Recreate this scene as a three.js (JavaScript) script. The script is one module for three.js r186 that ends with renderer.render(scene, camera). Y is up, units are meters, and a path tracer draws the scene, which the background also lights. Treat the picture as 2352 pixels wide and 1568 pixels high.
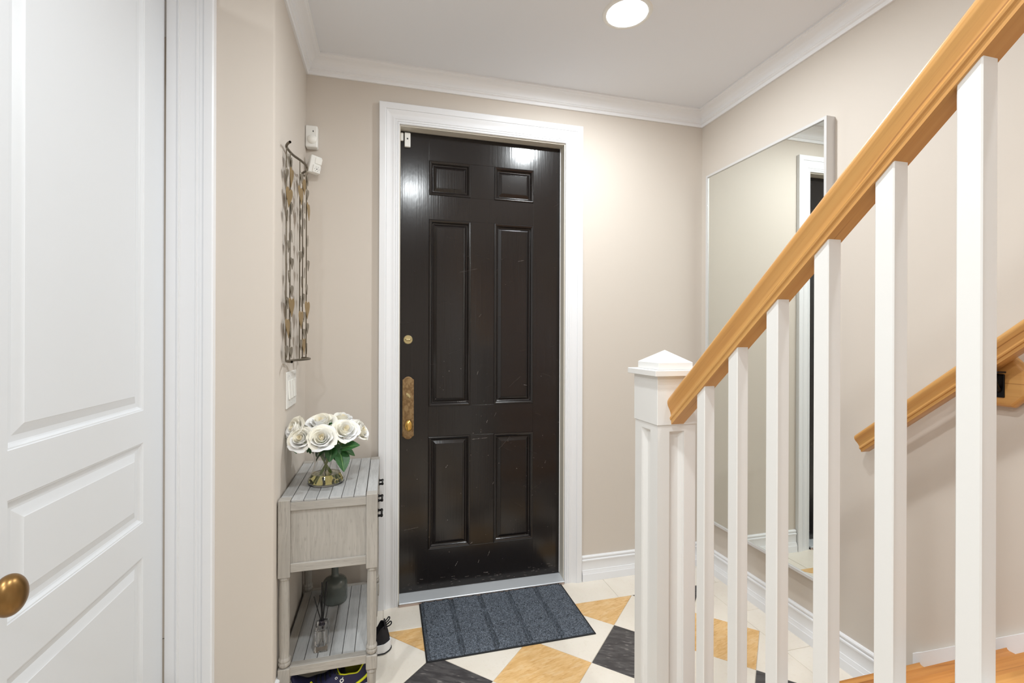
import * as THREE from 'three';
import { RoundedBoxGeometry } from 'three/addons/geometries/RoundedBoxGeometry.js';
import { mergeGeometries, toCreasedNormals, mergeVertices } from 'three/addons/utils/BufferGeometryUtils.js';
import { RectAreaLightUniformsLib } from 'three/addons/lights/RectAreaLightUniformsLib.js';

// ------------------------------------------------------------------ camera, exposure, lamps
const W = 2352, H = 1568, F = 1082, PSI = 0.2602, ROLL = 0.0034, HORIZON = 775.6;
const scene = new THREE.Scene();
scene.background = new THREE.Color(0x000000);
const camera = new THREE.PerspectiveCamera(2 * Math.atan(H / 2 / F) * 180 / Math.PI, W / H, 0.02, 30);
camera.position.set(0, 1.2, 2.168);
camera.rotation.order = 'YXZ';
camera.rotation.set(0, -PSI, ROLL);
camera.setViewOffset(W, H, 0, H / 2 - HORIZON, W, H);
camera.updateMatrixWorld();
const renderer = new THREE.WebGLRenderer({ antialias: true });
renderer.toneMapping = THREE.LinearToneMapping;
const GAIN = 8;                        // lamps are given in units of GAIN; the exposure takes it back
renderer.toneMappingExposure = 1.13 * GAIN;
renderer.shadowMap.enabled = true;
RectAreaLightUniformsLib.init();
// recessed foyer and front hall lamps, then unseen fills added in hall and stairwell: [x, y, z, size, radiance, colour]
const CEIL = 2.392;
const COOL = [0.93, 0.98, 1];
const LAMPS = [
  [0.848, CEIL, 0.607, 0.085, 575, COOL, 'bright round recessed light in the foyer ceiling'],
  [0.19, CEIL, 1.56, 0.085, 530, COOL, 'round recessed light in the hall ceiling just in front of the camera'],
  [-0.45, CEIL, 2.9, 0.12, 400, COOL, 'unseen fill light added far back in the hall ceiling'],  // added out of view to fill the foyer from behind
  [-1.05, CEIL, 2.1, 0.12, 400, COOL, 'unseen fill light added in the hall ceiling behind the open white door'],  // added fill, set left so the front door does not mirror it
  [1.12, 4.7, 3.1, 0.14, 560, COOL, 'unseen fill light added high in the stairwell ceiling'],  // added out of view to raise the ambient light from above
];

// ------------------------------------------------------------------ helpers
let seed = 7;
const rnd = () => { seed = (seed * 1664525 + 1013904223) >>> 0; return seed / 4294967296; };
const R = (a, b) => a + (b - a) * rnd();
const V3 = (x, y, z) => new THREE.Vector3(x, y, z);
const used = {};
function numbered(name) { const n = used[name] = (used[name] ?? -1) + 1; return n ? `${name}_${String(n).padStart(3, '0')}` : name; }
function tag(o, label, category, group) { o.userData.label = label; o.userData.category = category; if (group) o.userData.group = group; return o; }
function mesh(name, geo, mat, parent) {
  const m = new THREE.Mesh(Array.isArray(geo) ? join(geo) : geo, mat);
  m.castShadow = m.receiveShadow = true;
  m.name = parent && parent !== scene ? name : numbered(name);
  (parent ?? scene).add(m);
  return m;
}
function struct(name, geo, mat, label) { const m = mesh(name, geo, mat); m.userData.kind = 'structure'; if (label) m.userData.label = label; return m; }
function group(name, [x, y, z] = [0, 0, 0], turn = 0) {
  const g = new THREE.Group(); g.name = numbered(name); g.position.set(x, y, z); g.rotation.y = turn; scene.add(g); return g;
}
function structGroup(name, label, at) { const g = group(name, at); g.userData.kind = 'structure'; if (label) g.userData.label = label; return g; }
function join(list) {
  const gs = list.map((g) => { g = g.index ? g.toNonIndexed() : g; for (const k of Object.keys(g.attributes)) if (!['position', 'normal', 'uv'].includes(k)) g.deleteAttribute(k); return g; });
  return mergeGeometries(gs);
}
// uv in metres from the dominant axis of each face; grain runs along u
function boxUV(g, grain = 'x', off = [0, 0]) {
  g = g.index ? g.toNonIndexed() : g;
  const p = g.attributes.position, n = g.attributes.normal, uv = new Float32Array(p.count * 2);
  for (let i = 0; i < p.count; i += 3) {
    let nx = 0, ny = 0, nz = 0;
    for (let k = 0; k < 3; k++) { nx += n.getX(i + k); ny += n.getY(i + k); nz += n.getZ(i + k); }
    nx = Math.abs(nx); ny = Math.abs(ny); nz = Math.abs(nz);
    for (let k = 0; k < 3; k++) {
      const x = p.getX(i + k), y = p.getY(i + k), z = p.getZ(i + k);
      const c = nx >= ny && nx >= nz ? { y, z } : ny >= nz ? { x, z } : { x, y };
      const along = grain in c ? c[grain] : Object.values(c)[0];
      const other = Object.entries(c).find(([key]) => key !== (grain in c ? grain : Object.keys(c)[0]))[1];
      uv[(i + k) * 2] = along + off[0]; uv[(i + k) * 2 + 1] = other + off[1];
    }
  }
  g.setAttribute('uv', new THREE.BufferAttribute(uv, 2));
  return g;
}
function rbox(x0, x1, y0, y1, z0, z1, r = 0.002, grain = 'x', seg = 1) {
  const w = x1 - x0, h = y1 - y0, d = z1 - z0;
  const g = r > 0 ? new RoundedBoxGeometry(w, h, d, seg, Math.min(r, w / 2.01, h / 2.01, d / 2.01)) : new THREE.BoxGeometry(w, h, d);
  g.translate((x0 + x1) / 2, (y0 + y1) / 2, (z0 + z1) / 2);
  return boxUV(g, grain, [R(0, 3), R(0, 3)]);
}
const box = (x0, x1, y0, y1, z0, z1, grain = 'x') => rbox(x0, x1, y0, y1, z0, z1, 0, grain);
function fromTris(pos, uv, crease = 0.6) {
  const g = new THREE.BufferGeometry();
  g.setAttribute('position', new THREE.Float32BufferAttribute(pos, 3));
  g.setAttribute('uv', new THREE.Float32BufferAttribute(uv, 2));
  g.computeVertexNormals();
  return crease ? toCreasedNormals(g, crease) : g;
}
// a closed profile [[a, b], ...] swept straight from `from` along `dir` for `len`; ends sheared by s0/s1(a, b) along dir
function prism(profile, from, dir, A, B, len, s0 = () => 0, s1 = () => 0, crease = 0.55) {
  const area = profile.reduce((s, [a, b], i) => { const [c, d] = profile[(i + 1) % profile.length]; return s + a * d - c * b; }, 0);
  const flip = (area < 0) !== (new THREE.Vector3().crossVectors(A, B).dot(dir) < 0);
  const pt = (a, b, t) => V3(...from.toArray()).addScaledVector(A, a).addScaledVector(B, b).addScaledVector(dir, t);
  const P = profile.map(([a, b]) => pt(a, b, s0(a, b))), Q = profile.map(([a, b]) => pt(a, b, len + s1(a, b)));
  const pos = [], uv = [], tri = (a, b, c, ua, ub, uc) => { if (flip) { [b, c] = [c, b]; [ub, uc] = [uc, ub]; } pos.push(...a.toArray(), ...b.toArray(), ...c.toArray()); uv.push(...ua, ...ub, ...uc); };
  const uo = R(0, 3), vo = R(0, 3);
  let per = 0;
  for (let i = 0; i < P.length; i++) {
    const j = (i + 1) % P.length, d = Math.hypot(profile[j][0] - profile[i][0], profile[j][1] - profile[i][1]);
    const u0 = [uo, vo + per], u1 = [uo, vo + per + d], u2 = [uo + len, vo + per + d], u3 = [uo + len, vo + per];
    tri(P[i], P[j], Q[j], u0, u1, u2); tri(P[i], Q[j], Q[i], u0, u2, u3);
    per += d;
  }
  const faces = THREE.ShapeUtils.triangulateShape(profile.map(([a, b]) => new THREE.Vector2(a, b)), []);
  for (const [i, j, k] of faces) {
    const s = area > 0 ? [i, j, k] : [i, k, j];
    const u = (q) => [uo + profile[q][0], vo + profile[q][1]];
    const [a, b, c] = s;
    // start cap looks back along dir, end cap forward
    if (area > 0) { tri(P[a], P[c], P[b], u(a), u(c), u(b)); tri(Q[a], Q[b], Q[c], u(a), u(b), u(c)); }
    else { tri(P[a], P[b], P[c], u(a), u(b), u(c)); tri(Q[a], Q[c], Q[b], u(a), u(c), u(b)); }
  }
  return fromTris(pos, uv, crease);
}
// nested rectangles facing +z in the xy plane: rings [[inset, z], ...] from the outline (x0..x1, y0..y1) inwards, last one filled
function ringPanel(x0, x1, y0, y1, rings) {
  const pos = [], uv = [];
  const c = (k) => { const [i, z] = rings[k]; return [[x0 + i, y0 + i, z], [x1 - i, y0 + i, z], [x1 - i, y1 - i, z], [x0 + i, y1 - i, z]]; };
  const quad = (a, b, d, e) => { for (const q of [a, b, d, a, d, e]) { pos.push(...q); uv.push(q[1], q[0]); } };
  for (let k = 0; k + 1 < rings.length; k++) { const o = c(k), n = c(k + 1); for (let i = 0; i < 4; i++) { const j = (i + 1) % 4; quad(o[i], o[j], n[j], n[i]); } }
  const f = c(rings.length - 1); quad(...f);
  return fromTris(pos, uv, 0.15);
}
// a plate facing +z with rectangular holes, thickness t behind z = 0
function holed(x0, x1, y0, y1, t, holes, z = 0) {
  const s = new THREE.Shape([[x0, y0], [x1, y0], [x1, y1], [x0, y1]].map(([x, y]) => new THREE.Vector2(x, y)));
  for (const [a, b, c, d] of holes) s.holes.push(new THREE.Path([[a, c], [a, d], [b, d], [b, c]].map(([x, y]) => new THREE.Vector2(x, y))));
  const g = new THREE.ExtrudeGeometry(s, { depth: t, bevelEnabled: false }); g.translate(0, 0, z - t);
  return boxUV(g, 'y');
}
function lathe(pts, seg = 32, at = [0, 0, 0]) { const g = new THREE.LatheGeometry(pts.map(([r, y]) => new THREE.Vector2(r, y)), seg); g.translate(...at); return g; }
function creasedLathe(pts, seg, at, ang = 0.7) { return toCreasedNormals(lathe(pts, seg, at).toNonIndexed(), ang); }
function tube(pts, r, seg = 24, rad = 8, closed = false) { return new THREE.TubeGeometry(new THREE.CatmullRomCurve3(pts.map((p) => (p.isVector3 ? p : V3(...p))), closed), seg, r, rad, closed); }
function rod(a, b, r, rad = 8) {
  const A = V3(...a), B = V3(...b), d = B.clone().sub(A), g = new THREE.CylinderGeometry(r, r, d.length(), rad);
  g.applyQuaternion(new THREE.Quaternion().setFromUnitVectors(V3(0, 1, 0), d.clone().normalize())); g.translate(...A.add(B).multiplyScalar(0.5).toArray());
  return g;
}
function turned(g, axis, ang) { return g['rotate' + axis](ang); }

// ------------------------------------------------------------------ textures
const hash = (x, y, s) => { let h = (x * 374761393 + y * 668265263 + s * 1442695041) | 0; h = Math.imul(h ^ (h >>> 13), 1274126177); return ((h ^ (h >>> 16)) >>> 0) / 4294967296; };
// tileable value noise, period (px, py) cells over the unit square
function vnoise(u, v, px, py, s) {
  const x = u * px, y = v * py, xi = Math.floor(x), yi = Math.floor(y), f = (t) => t * t * (3 - 2 * t), fx = f(x - xi), fy = f(y - yi), m = (a, n) => ((a % n) + n) % n;
  const a = hash(m(xi, px), m(yi, py), s), b = hash(m(xi + 1, px), m(yi, py), s), c = hash(m(xi, px), m(yi + 1, py), s), d = hash(m(xi + 1, px), m(yi + 1, py), s);
  return a + (b - a) * fx + (c - a) * fy + (a - b - c + d) * fx * fy;
}
function fbm(u, v, px, py, s, oct = 4) { let t = 0, a = 0.5, n = 0; for (let i = 0; i < oct; i++) { t += a * vnoise(u, v, px << i, py << i, s + i); n += a; a *= 0.5; } return t / n; }
function texture(w, h, fn, srgb = true, rep = [1, 1]) {
  const d = new Uint8Array(w * h * 4);
  for (let j = 0; j < h; j++) for (let i = 0; i < w; i++) {
    const c = fn((i + 0.5) / w, (j + 0.5) / h), k = (j * w + i) * 4;
    if (typeof c === 'number') d[k] = d[k + 1] = d[k + 2] = Math.max(0, Math.min(255, c * 255));
    else for (let q = 0; q < 3; q++) d[k + q] = Math.max(0, Math.min(255, c[q]));
    d[k + 3] = 255;
  }
  const t = new THREE.DataTexture(d, w, h, THREE.RGBAFormat);
  t.wrapS = t.wrapT = THREE.RepeatWrapping; t.magFilter = THREE.LinearFilter; t.minFilter = THREE.LinearMipmapLinearFilter; t.generateMipmaps = true;
  if (srgb) t.colorSpace = THREE.SRGBColorSpace;
  t.repeat.set(...rep); t.needsUpdate = true;
  return t;
}
const mix = (a, b, t) => a.map((x, i) => x + (b[i] - x) * t);
const sm = (t, a, b) => { t = Math.max(0, Math.min(1, (t - a) / (b - a))); return t * t * (3 - 2 * t); };
const std = (o) => new THREE.MeshStandardMaterial(o), phys = (o) => new THREE.MeshPhysicalMaterial(o);

const brushBump = texture(256, 256, (u, v) => fbm(u, v, 3, 90, 5, 2), false, [2.5, 2.5]);
const M = {};
M.wall = std({ color: 0xd3cac0, roughness: 0.62 });
M.ceiling = std({ color: 0xeef0f5, roughness: 0.9 });
M.trim = std({ color: 0xecedf0, roughness: 0.36 });
M.crown = std({ color: 0xf4f5f8, roughness: 0.5 });
M.jamb = std({ color: 0xd6d0c4, roughness: 0.45 });
M.balustrade = std({ color: 0xe5e4e2, roughness: 0.42 });
M.whiteDoor = std({ color: 0xe0e3e7, roughness: 0.4 });
M.plastic = std({ color: 0xefeeea, roughness: 0.35 });
M.lensPlastic = std({ color: 0xf4f3ee, roughness: 0.25 });
M.darkDot = std({ color: 0x1c1c1e, roughness: 0.5 });
M.void = std({ color: 0x8d857a, roughness: 0.8 });

// maple handrail and stair wood
function woodTex(light, mid, dark, s, line) {
  return texture(1024, 512, (u, v) => {
    const warp = fbm(u, v, 2, 5, s, 3), broad = fbm(u, v + warp * 0.05, 2, 14, s + 9, 3), fine = fbm(u, v, 14, 190, s + 21, 2);
    const ring = Math.abs((((v * 9 + warp * 0.7) % 1) + 1) % 1 - 0.5);
    let c = mix(light, mid, sm(broad, 0.25, 0.75));
    c = mix(c, dark, line * sm(ring, 0.06, 0.0) * sm(fbm(u, v, 6, 9, s + 33, 2), 0.35, 0.65) + 0.1 * sm(fine, 0.55, 0.9));
    return c;
  }, true, [0.9, 3.2]);
}
const mapleMap = woodTex([208, 158, 92], [197, 144, 79], [128, 78, 34], 31, 0.6);
M.maple = phys({ map: mapleMap, roughness: 0.4, clearcoat: 0.3, clearcoatRoughness: 0.25 });
const treadMap = woodTex([214, 160, 92], [198, 138, 72], [138, 88, 42], 77, 0.35);
M.treads = [0xffffff, 0xeee0d2, 0xfff4e6].map((c) => phys({ map: treadMap, color: c, roughness: 0.36, clearcoat: 0.25, clearcoatRoughness: 0.25 }));

// floor tiles
const creamMap = texture(512, 512, (u, v) => mix([237, 230, 219], [227, 217, 203], 0.8 * fbm(u, v, 5, 5, 41, 5) + 0.25 * (fbm(u, v, 60, 60, 43, 2) > 0.72 ? 1 : 0)), true, [2, 2]);
const goldMap = texture(512, 512, (u, v) => {
  const a = fbm(u, v, 7, 30, 51, 5), b = fbm(u, v, 14, 70, 57, 4), w = fbm(u, v, 10, 46, 63, 4);
  let c = mix([230, 190, 134], [220, 176, 116], sm(a, 0.3, 0.7));
  c = mix(c, [198, 146, 86], 0.5 * sm(b, 0.55, 0.8));
  return mix(c, [238, 212, 172], 0.4 * sm(w, 0.55, 0.78));
}, true, [3.6, 3.6]);
const slateMap = texture(512, 512, (u, v) => {
  const a = fbm(u, v, 7, 30, 71, 5), b = fbm(u, v, 14, 70, 77, 3), w = fbm(u, v, 9, 42, 83, 4);
  let c = mix([82, 79, 79], [62, 59, 60], sm(a, 0.3, 0.7));
  c = mix(c, [104, 100, 100], 0.45 * sm(b, 0.6, 0.85));
  return mix(c, [150, 144, 140], 0.7 * sm(w, 0.66, 0.82));
}, true, [3.4, 3.4]);
const tileBump = texture(256, 256, (u, v) => fbm(u, v, 8, 30, 91, 4), false, [3, 3]);
M.cream = std({ map: creamMap, roughness: 0.42 });
M.gold = std({ map: goldMap, roughness: 0.45, bumpMap: tileBump, bumpScale: 0.0005 });
M.slate = std({ map: slateMap, roughness: 0.5, bumpMap: tileBump, bumpScale: 0.0006 });
M.grout = std({ color: 0xc9bfb2, roughness: 0.9 });

// front door paint: near-black brown, vertical brush marks, chips and scratches scattered by use
const doorSpecks = (() => {
  const w = 640, h = 1600, a = new Float32Array(w * h);
  const dot = (x, y, r, s) => { for (let j = Math.floor(y - r); j <= y + r; j++) for (let i = Math.floor(x - r); i <= x + r; i++) if (i >= 0 && j >= 0 && i < w && j < h && (i - x) ** 2 + (j - y) ** 2 <= r * r) a[j * w + i] = Math.max(a[j * w + i], s); };
  const line = (x, y, dx, dy, r, s) => { const n = Math.ceil(Math.hypot(dx, dy)); for (let k = 0; k <= n; k++) if (hash(k, Math.round(x), 5) > 0.25) dot(x + dx * k / n + Math.sin(k * 0.15) * 0.7, y + dy * k / n, r, s * (0.5 + 0.5 * hash(k, Math.round(y), 9))); };
  for (let k = 0; k < 150; k++) dot(R(0, w), h * (0.95 - Math.pow(rnd(), 0.7) * 0.9) * (rnd() < 0.5 ? 0.5 : 1), R(0.5, 1.3), R(0.2, 0.9));
  for (let k = 0; k < 60; k++) { const l = R(8, 60), t = R(-0.7, 0.7); line(R(0, w), R(0, h), l * Math.cos(t), l * Math.sin(t), 0.5, R(0.1, 0.3)); }
  for (let k = 0; k < 60; k++) line(R(0, w), R(4, 40), R(3, 16), R(-2, 2), R(0.5, 1.2), R(0.25, 0.8));     // scuffs along the kick edge
  for (const [x, y, dx, dy, s] of [[0.34, 0.41, 46, 2, 0.8], [0.46, 0.47, 4, 14, 0.7], [0.57, 0.375, 6, 12, 0.6], [0.33, 0.045, 10, 16, 1], [0.53, 0.058, 8, 18, 1], [0.47, 0.045, 3, 10, 0.9], [0.42, 0.09, 9, 6, 1], [0.02, 0.135, 55, 6, 0.6], [0.43, 0.325, 60, 3, 0.9], [0.52, 0.36, 3, 10, 0.9], [0.76, 0.445, 14, -3, 0.9], [0.27, 0.265, 7, 9, 0.9], [0.6, 0.3, 50, 45, 0.35], [0.56, 0.22, 4, 9, 0.8], [0.9, 0.26, 4, 10, 0.8], [0.35, 0.7, 70, 14, 0.35], [0.72, 0.73, 24, 5, 0.6], [0.66, 0.44, 50, 40, 0.3], [0.8, 0.2, 50, 22, 0.3], [0.47, 0.6, 8, 10, 0.5]]) line(x * w, y * h, dx, dy, 0.8, s);
  return (u, v) => a[Math.min(h - 1, Math.floor(v * h)) * w + Math.min(w - 1, Math.floor(u * w))];
})();
const doorMap = texture(640, 1600, (u, v) => mix([28, 24, 23], [196, 188, 182], doorSpecks(u, v) * 0.85));
const doorBump = texture(512, 512, (u, v) => 0.7 * fbm(u, v, 110, 5, 101, 2) + 0.3 * fbm(u, v, 60, 60, 107, 2), false, [1.3, 2]);
M.door = std({ map: doorMap, roughness: 0.18, bumpMap: doorBump, bumpScale: 0.0002 });
M.metalSill = std({ color: 0xd3d7dc, roughness: 0.38, metalness: 0.35, bumpMap: brushBump, bumpScale: 0.0002 });
M.sillBase = std({ color: 0xc8b4aa, roughness: 0.6 });
const brassMap = texture(256, 256, (u, v) => mix([160, 134, 98], [128, 102, 72], sm(fbm(u, v, 14, 20, 111, 4), 0.3, 0.75)), true, [6, 6]);
M.agedBrass = std({ map: brassMap, roughness: 0.45, metalness: 0.75 });
M.brass = std({ color: 0xe0b464, roughness: 0.25, metalness: 0.95 });
M.paleBrass = std({ color: 0xc8b88c, roughness: 0.35, metalness: 0.85 });
M.antique = std({ color: 0x86663c, roughness: 0.33, metalness: 0.85 });
M.chip = std({ color: 0xb8b2a6, roughness: 0.7 });

// grey washed wood of the console
function greyWood(a, b, c, s) { return texture(512, 512, (u, v) => { const q = fbm(u, v, 3, 5, s + 13, 3), g = fbm(u, v + q * 0.05, 6, 120, s, 3), f = fbm(u, v + q * 0.04, 22, 220, s + 7, 2); let k = mix(a, b, sm(g, 0.3, 0.75) * 0.55); k = mix(k, c, 0.3 * sm(f, 0.6, 0.9)); return mix(k, b, 0.55 * sm(q, 0.35, 0.75)); }, true, [2, 2]); }
M.greyWood = std({ map: greyWood([180, 175, 168], [160, 155, 148], [118, 113, 108], 121), roughness: 0.55 });
M.greyTop = [0xffffff, 0xf1f1f1, 0xf8f8f8].map((c, i) => std({ map: M.gt ??= greyWood([188, 188, 187], [168, 168, 168], [134, 133, 133], 133), color: c, roughness: 0.5 }));
M.blackMetal = std({ color: 0x141316, roughness: 0.35, metalness: 0.6 });

M.mat = std({
  color: 0xffffff, roughness: 0.97,
  map: texture(512, 512, (u, v) => { const n = fbm(u, v, 90, 90, 7, 2), f = hash(Math.floor(u * 256), Math.floor(v * 256), 7); return mix([48, 53, 60], [126, 134, 146], 0.75 * sm(n, 0.25, 0.75) + 0.3 * Math.pow(f, 3)); }, true, [3, 3]),
});
M.rubber = std({ color: 0x17181b, roughness: 0.7 });

M.mirror = std({ color: 0xe9ece8, roughness: 0.0, metalness: 1 });
M.silver = std({ color: 0xd7d6d6, roughness: 0.35, metalness: 0.25 });
M.artDark = std({ color: 0x6f6657, roughness: 0.35, metalness: 0.6 });
M.artGold = std({ color: 0x9e8458, roughness: 0.42, metalness: 0.5 });
M.artPewter = std({ color: 0x867e70, roughness: 0.3, metalness: 0.75 });

// ------------------------------------------------------------------ room shell
const X = V3(1, 0, 0), Y = V3(0, 1, 0), Z = V3(0, 0, 1), nX = V3(-1, 0, 0);
const XL = -0.334, XR = 1.623, RET = 0.58;
{ // back wall with the door opening
  const s = holed(-1.6, XR + 0.12, 0, CEIL + 0.1, 0.12, [[0.045, 0.8485, -0.001 + 0.001, 2.158]]);
  struct('wall_back', s, M.wall, 'beige painted wall holding the black front door');
}
struct('wall_right', box(XR, XR + 0.12, 0, 4.7, 0, 4.3, 'y'), M.wall, 'beige painted wall behind the mirror and the stairs');
{ // the console wall and its short return share a rounded outer corner
  const pr = [[XL, -0.001], [XL, RET - 0.006], [XL - 0.0018, RET - 0.0018], [XL - 0.006, RET], [-0.6, RET], [-0.6, RET - 0.11], [XL - 0.1, RET - 0.11], [XL - 0.1, -0.001]];
  struct('wall_left', prism(pr, V3(0, 0, 0), Y, X, Z, CEIL, undefined, undefined, 0.9), M.wall, 'beige painted wall behind the grey console and beside the white casing');
}
struct('wall_left_return', [box(-1.4, -0.6, 2.25, CEIL, RET - 0.11, RET, 'y'), box(-1.6, -1.4, 0, CEIL, RET - 0.11, RET, 'y')], M.wall);
struct('wall_left_outer', box(-1.72, -1.6, 0, CEIL, -0.12, 4.3, 'y'), M.wall);
struct('wall_rear', [box(-1.72, XR + 0.12, 0, 4.7, 4.3, 4.42, 'y')], M.wall);
struct('wall_stairwell', [box(0.56, 0.66, CEIL, 4.7, 1.75, 4.3, 'y'), box(0.56, XR, CEIL, 4.7, 1.65, 1.75, 'y')], M.wall);
struct('wall_under_stairs', box(0.66, 0.7, 0, CEIL, 3.2, 4.3, 'y'), M.wall);
struct('ceiling', [box(-1.72, XR + 0.12, CEIL, CEIL + 0.1, -0.12, 1.65), box(-1.72, 0.56, CEIL, CEIL + 0.1, 1.65, 4.42)], M.ceiling, 'pale grey flat ceiling');
struct('ceiling_stairwell', box(0.56, XR + 0.12, 4.7, 4.8, 1.65, 4.42), M.ceiling);

// crown moulding: a runs out from the wall, b down from the ceiling
const crownProfile = [[0, 0], [0, -0.072], [0.008, -0.072], [0.0095, -0.069], [0.0095, -0.0585], [0.013, -0.057], [0.0165, -0.0545], [0.0165, -0.051], [0.019, -0.0495]];
for (let i = 0; i <= 8; i++) { const t = i / 8 * Math.PI / 2; crownProfile.push([0.019 + 0.031 * (1 - Math.cos(t)), -0.049 + 0.035 * Math.sin(t)]); }
crownProfile.push([0.053, -0.0125], [0.055, -0.009], [0.062, -0.007], [0.062, 0]);
const a_ = (a) => a, _a = (a) => -a;
struct('trim_1', prism(crownProfile, V3(XL, CEIL, 0), X, Z, Y, XR - XL, a_, _a), M.crown, 'white crown moulding above the front door');
struct('trim_2', prism(crownProfile, V3(XR, CEIL, 0), Z, nX, Y, 1.65, a_), M.crown, 'white crown moulding over the mirror wall');
struct('trim_3', prism(crownProfile, V3(XL, CEIL, 0), Z, X, Y, RET, a_, a_), M.crown, 'white crown moulding over the console wall');
struct('trim_4', prism(crownProfile, V3(XL, CEIL, RET), nX, Z, Y, 0.8, _a), M.crown);

// baseboards: a out from the wall, b up
const baseProfile = [[0, 0], [0.019, 0], [0.019, 0.034], [0.0165, 0.037], [0.0165, 0.039], [0.0125, 0.052], [0.0105, 0.053], [0.0105, 0.09], [0.0118, 0.0935], [0.0135, 0.096], [0.0135, 0.1015], [0.0115, 0.104], [0.0085, 0.1055], [0.0085, 0.1085], [0.0115, 0.111], [0.0115, 0.1165], [0.008, 0.1205], [0.002, 0.121], [0, 0.121]];
struct('baseboard_back', [prism(baseProfile, V3(0.936, 0, 0), X, Z, Y, XR - 0.936, undefined, _a), prism(baseProfile, V3(XL, 0, 0), X, Z, Y, -0.034 - XL, a_)], M.trim, 'white stepped baseboard right of the front door');
struct('baseboard_right', prism(baseProfile, V3(XR, 0, 0), Z, nX, Y, 1.09, a_), M.trim, 'white stepped baseboard under the mirror');
struct('baseboard_left', prism(baseProfile, V3(XL, 0, 0), Z, X, Y, RET, a_, a_), M.trim, 'white baseboard behind the console');
struct('baseboard_return', prism(baseProfile, V3(XL, 0, RET), nX, Z, Y, 0.155, _a), M.trim);

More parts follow.
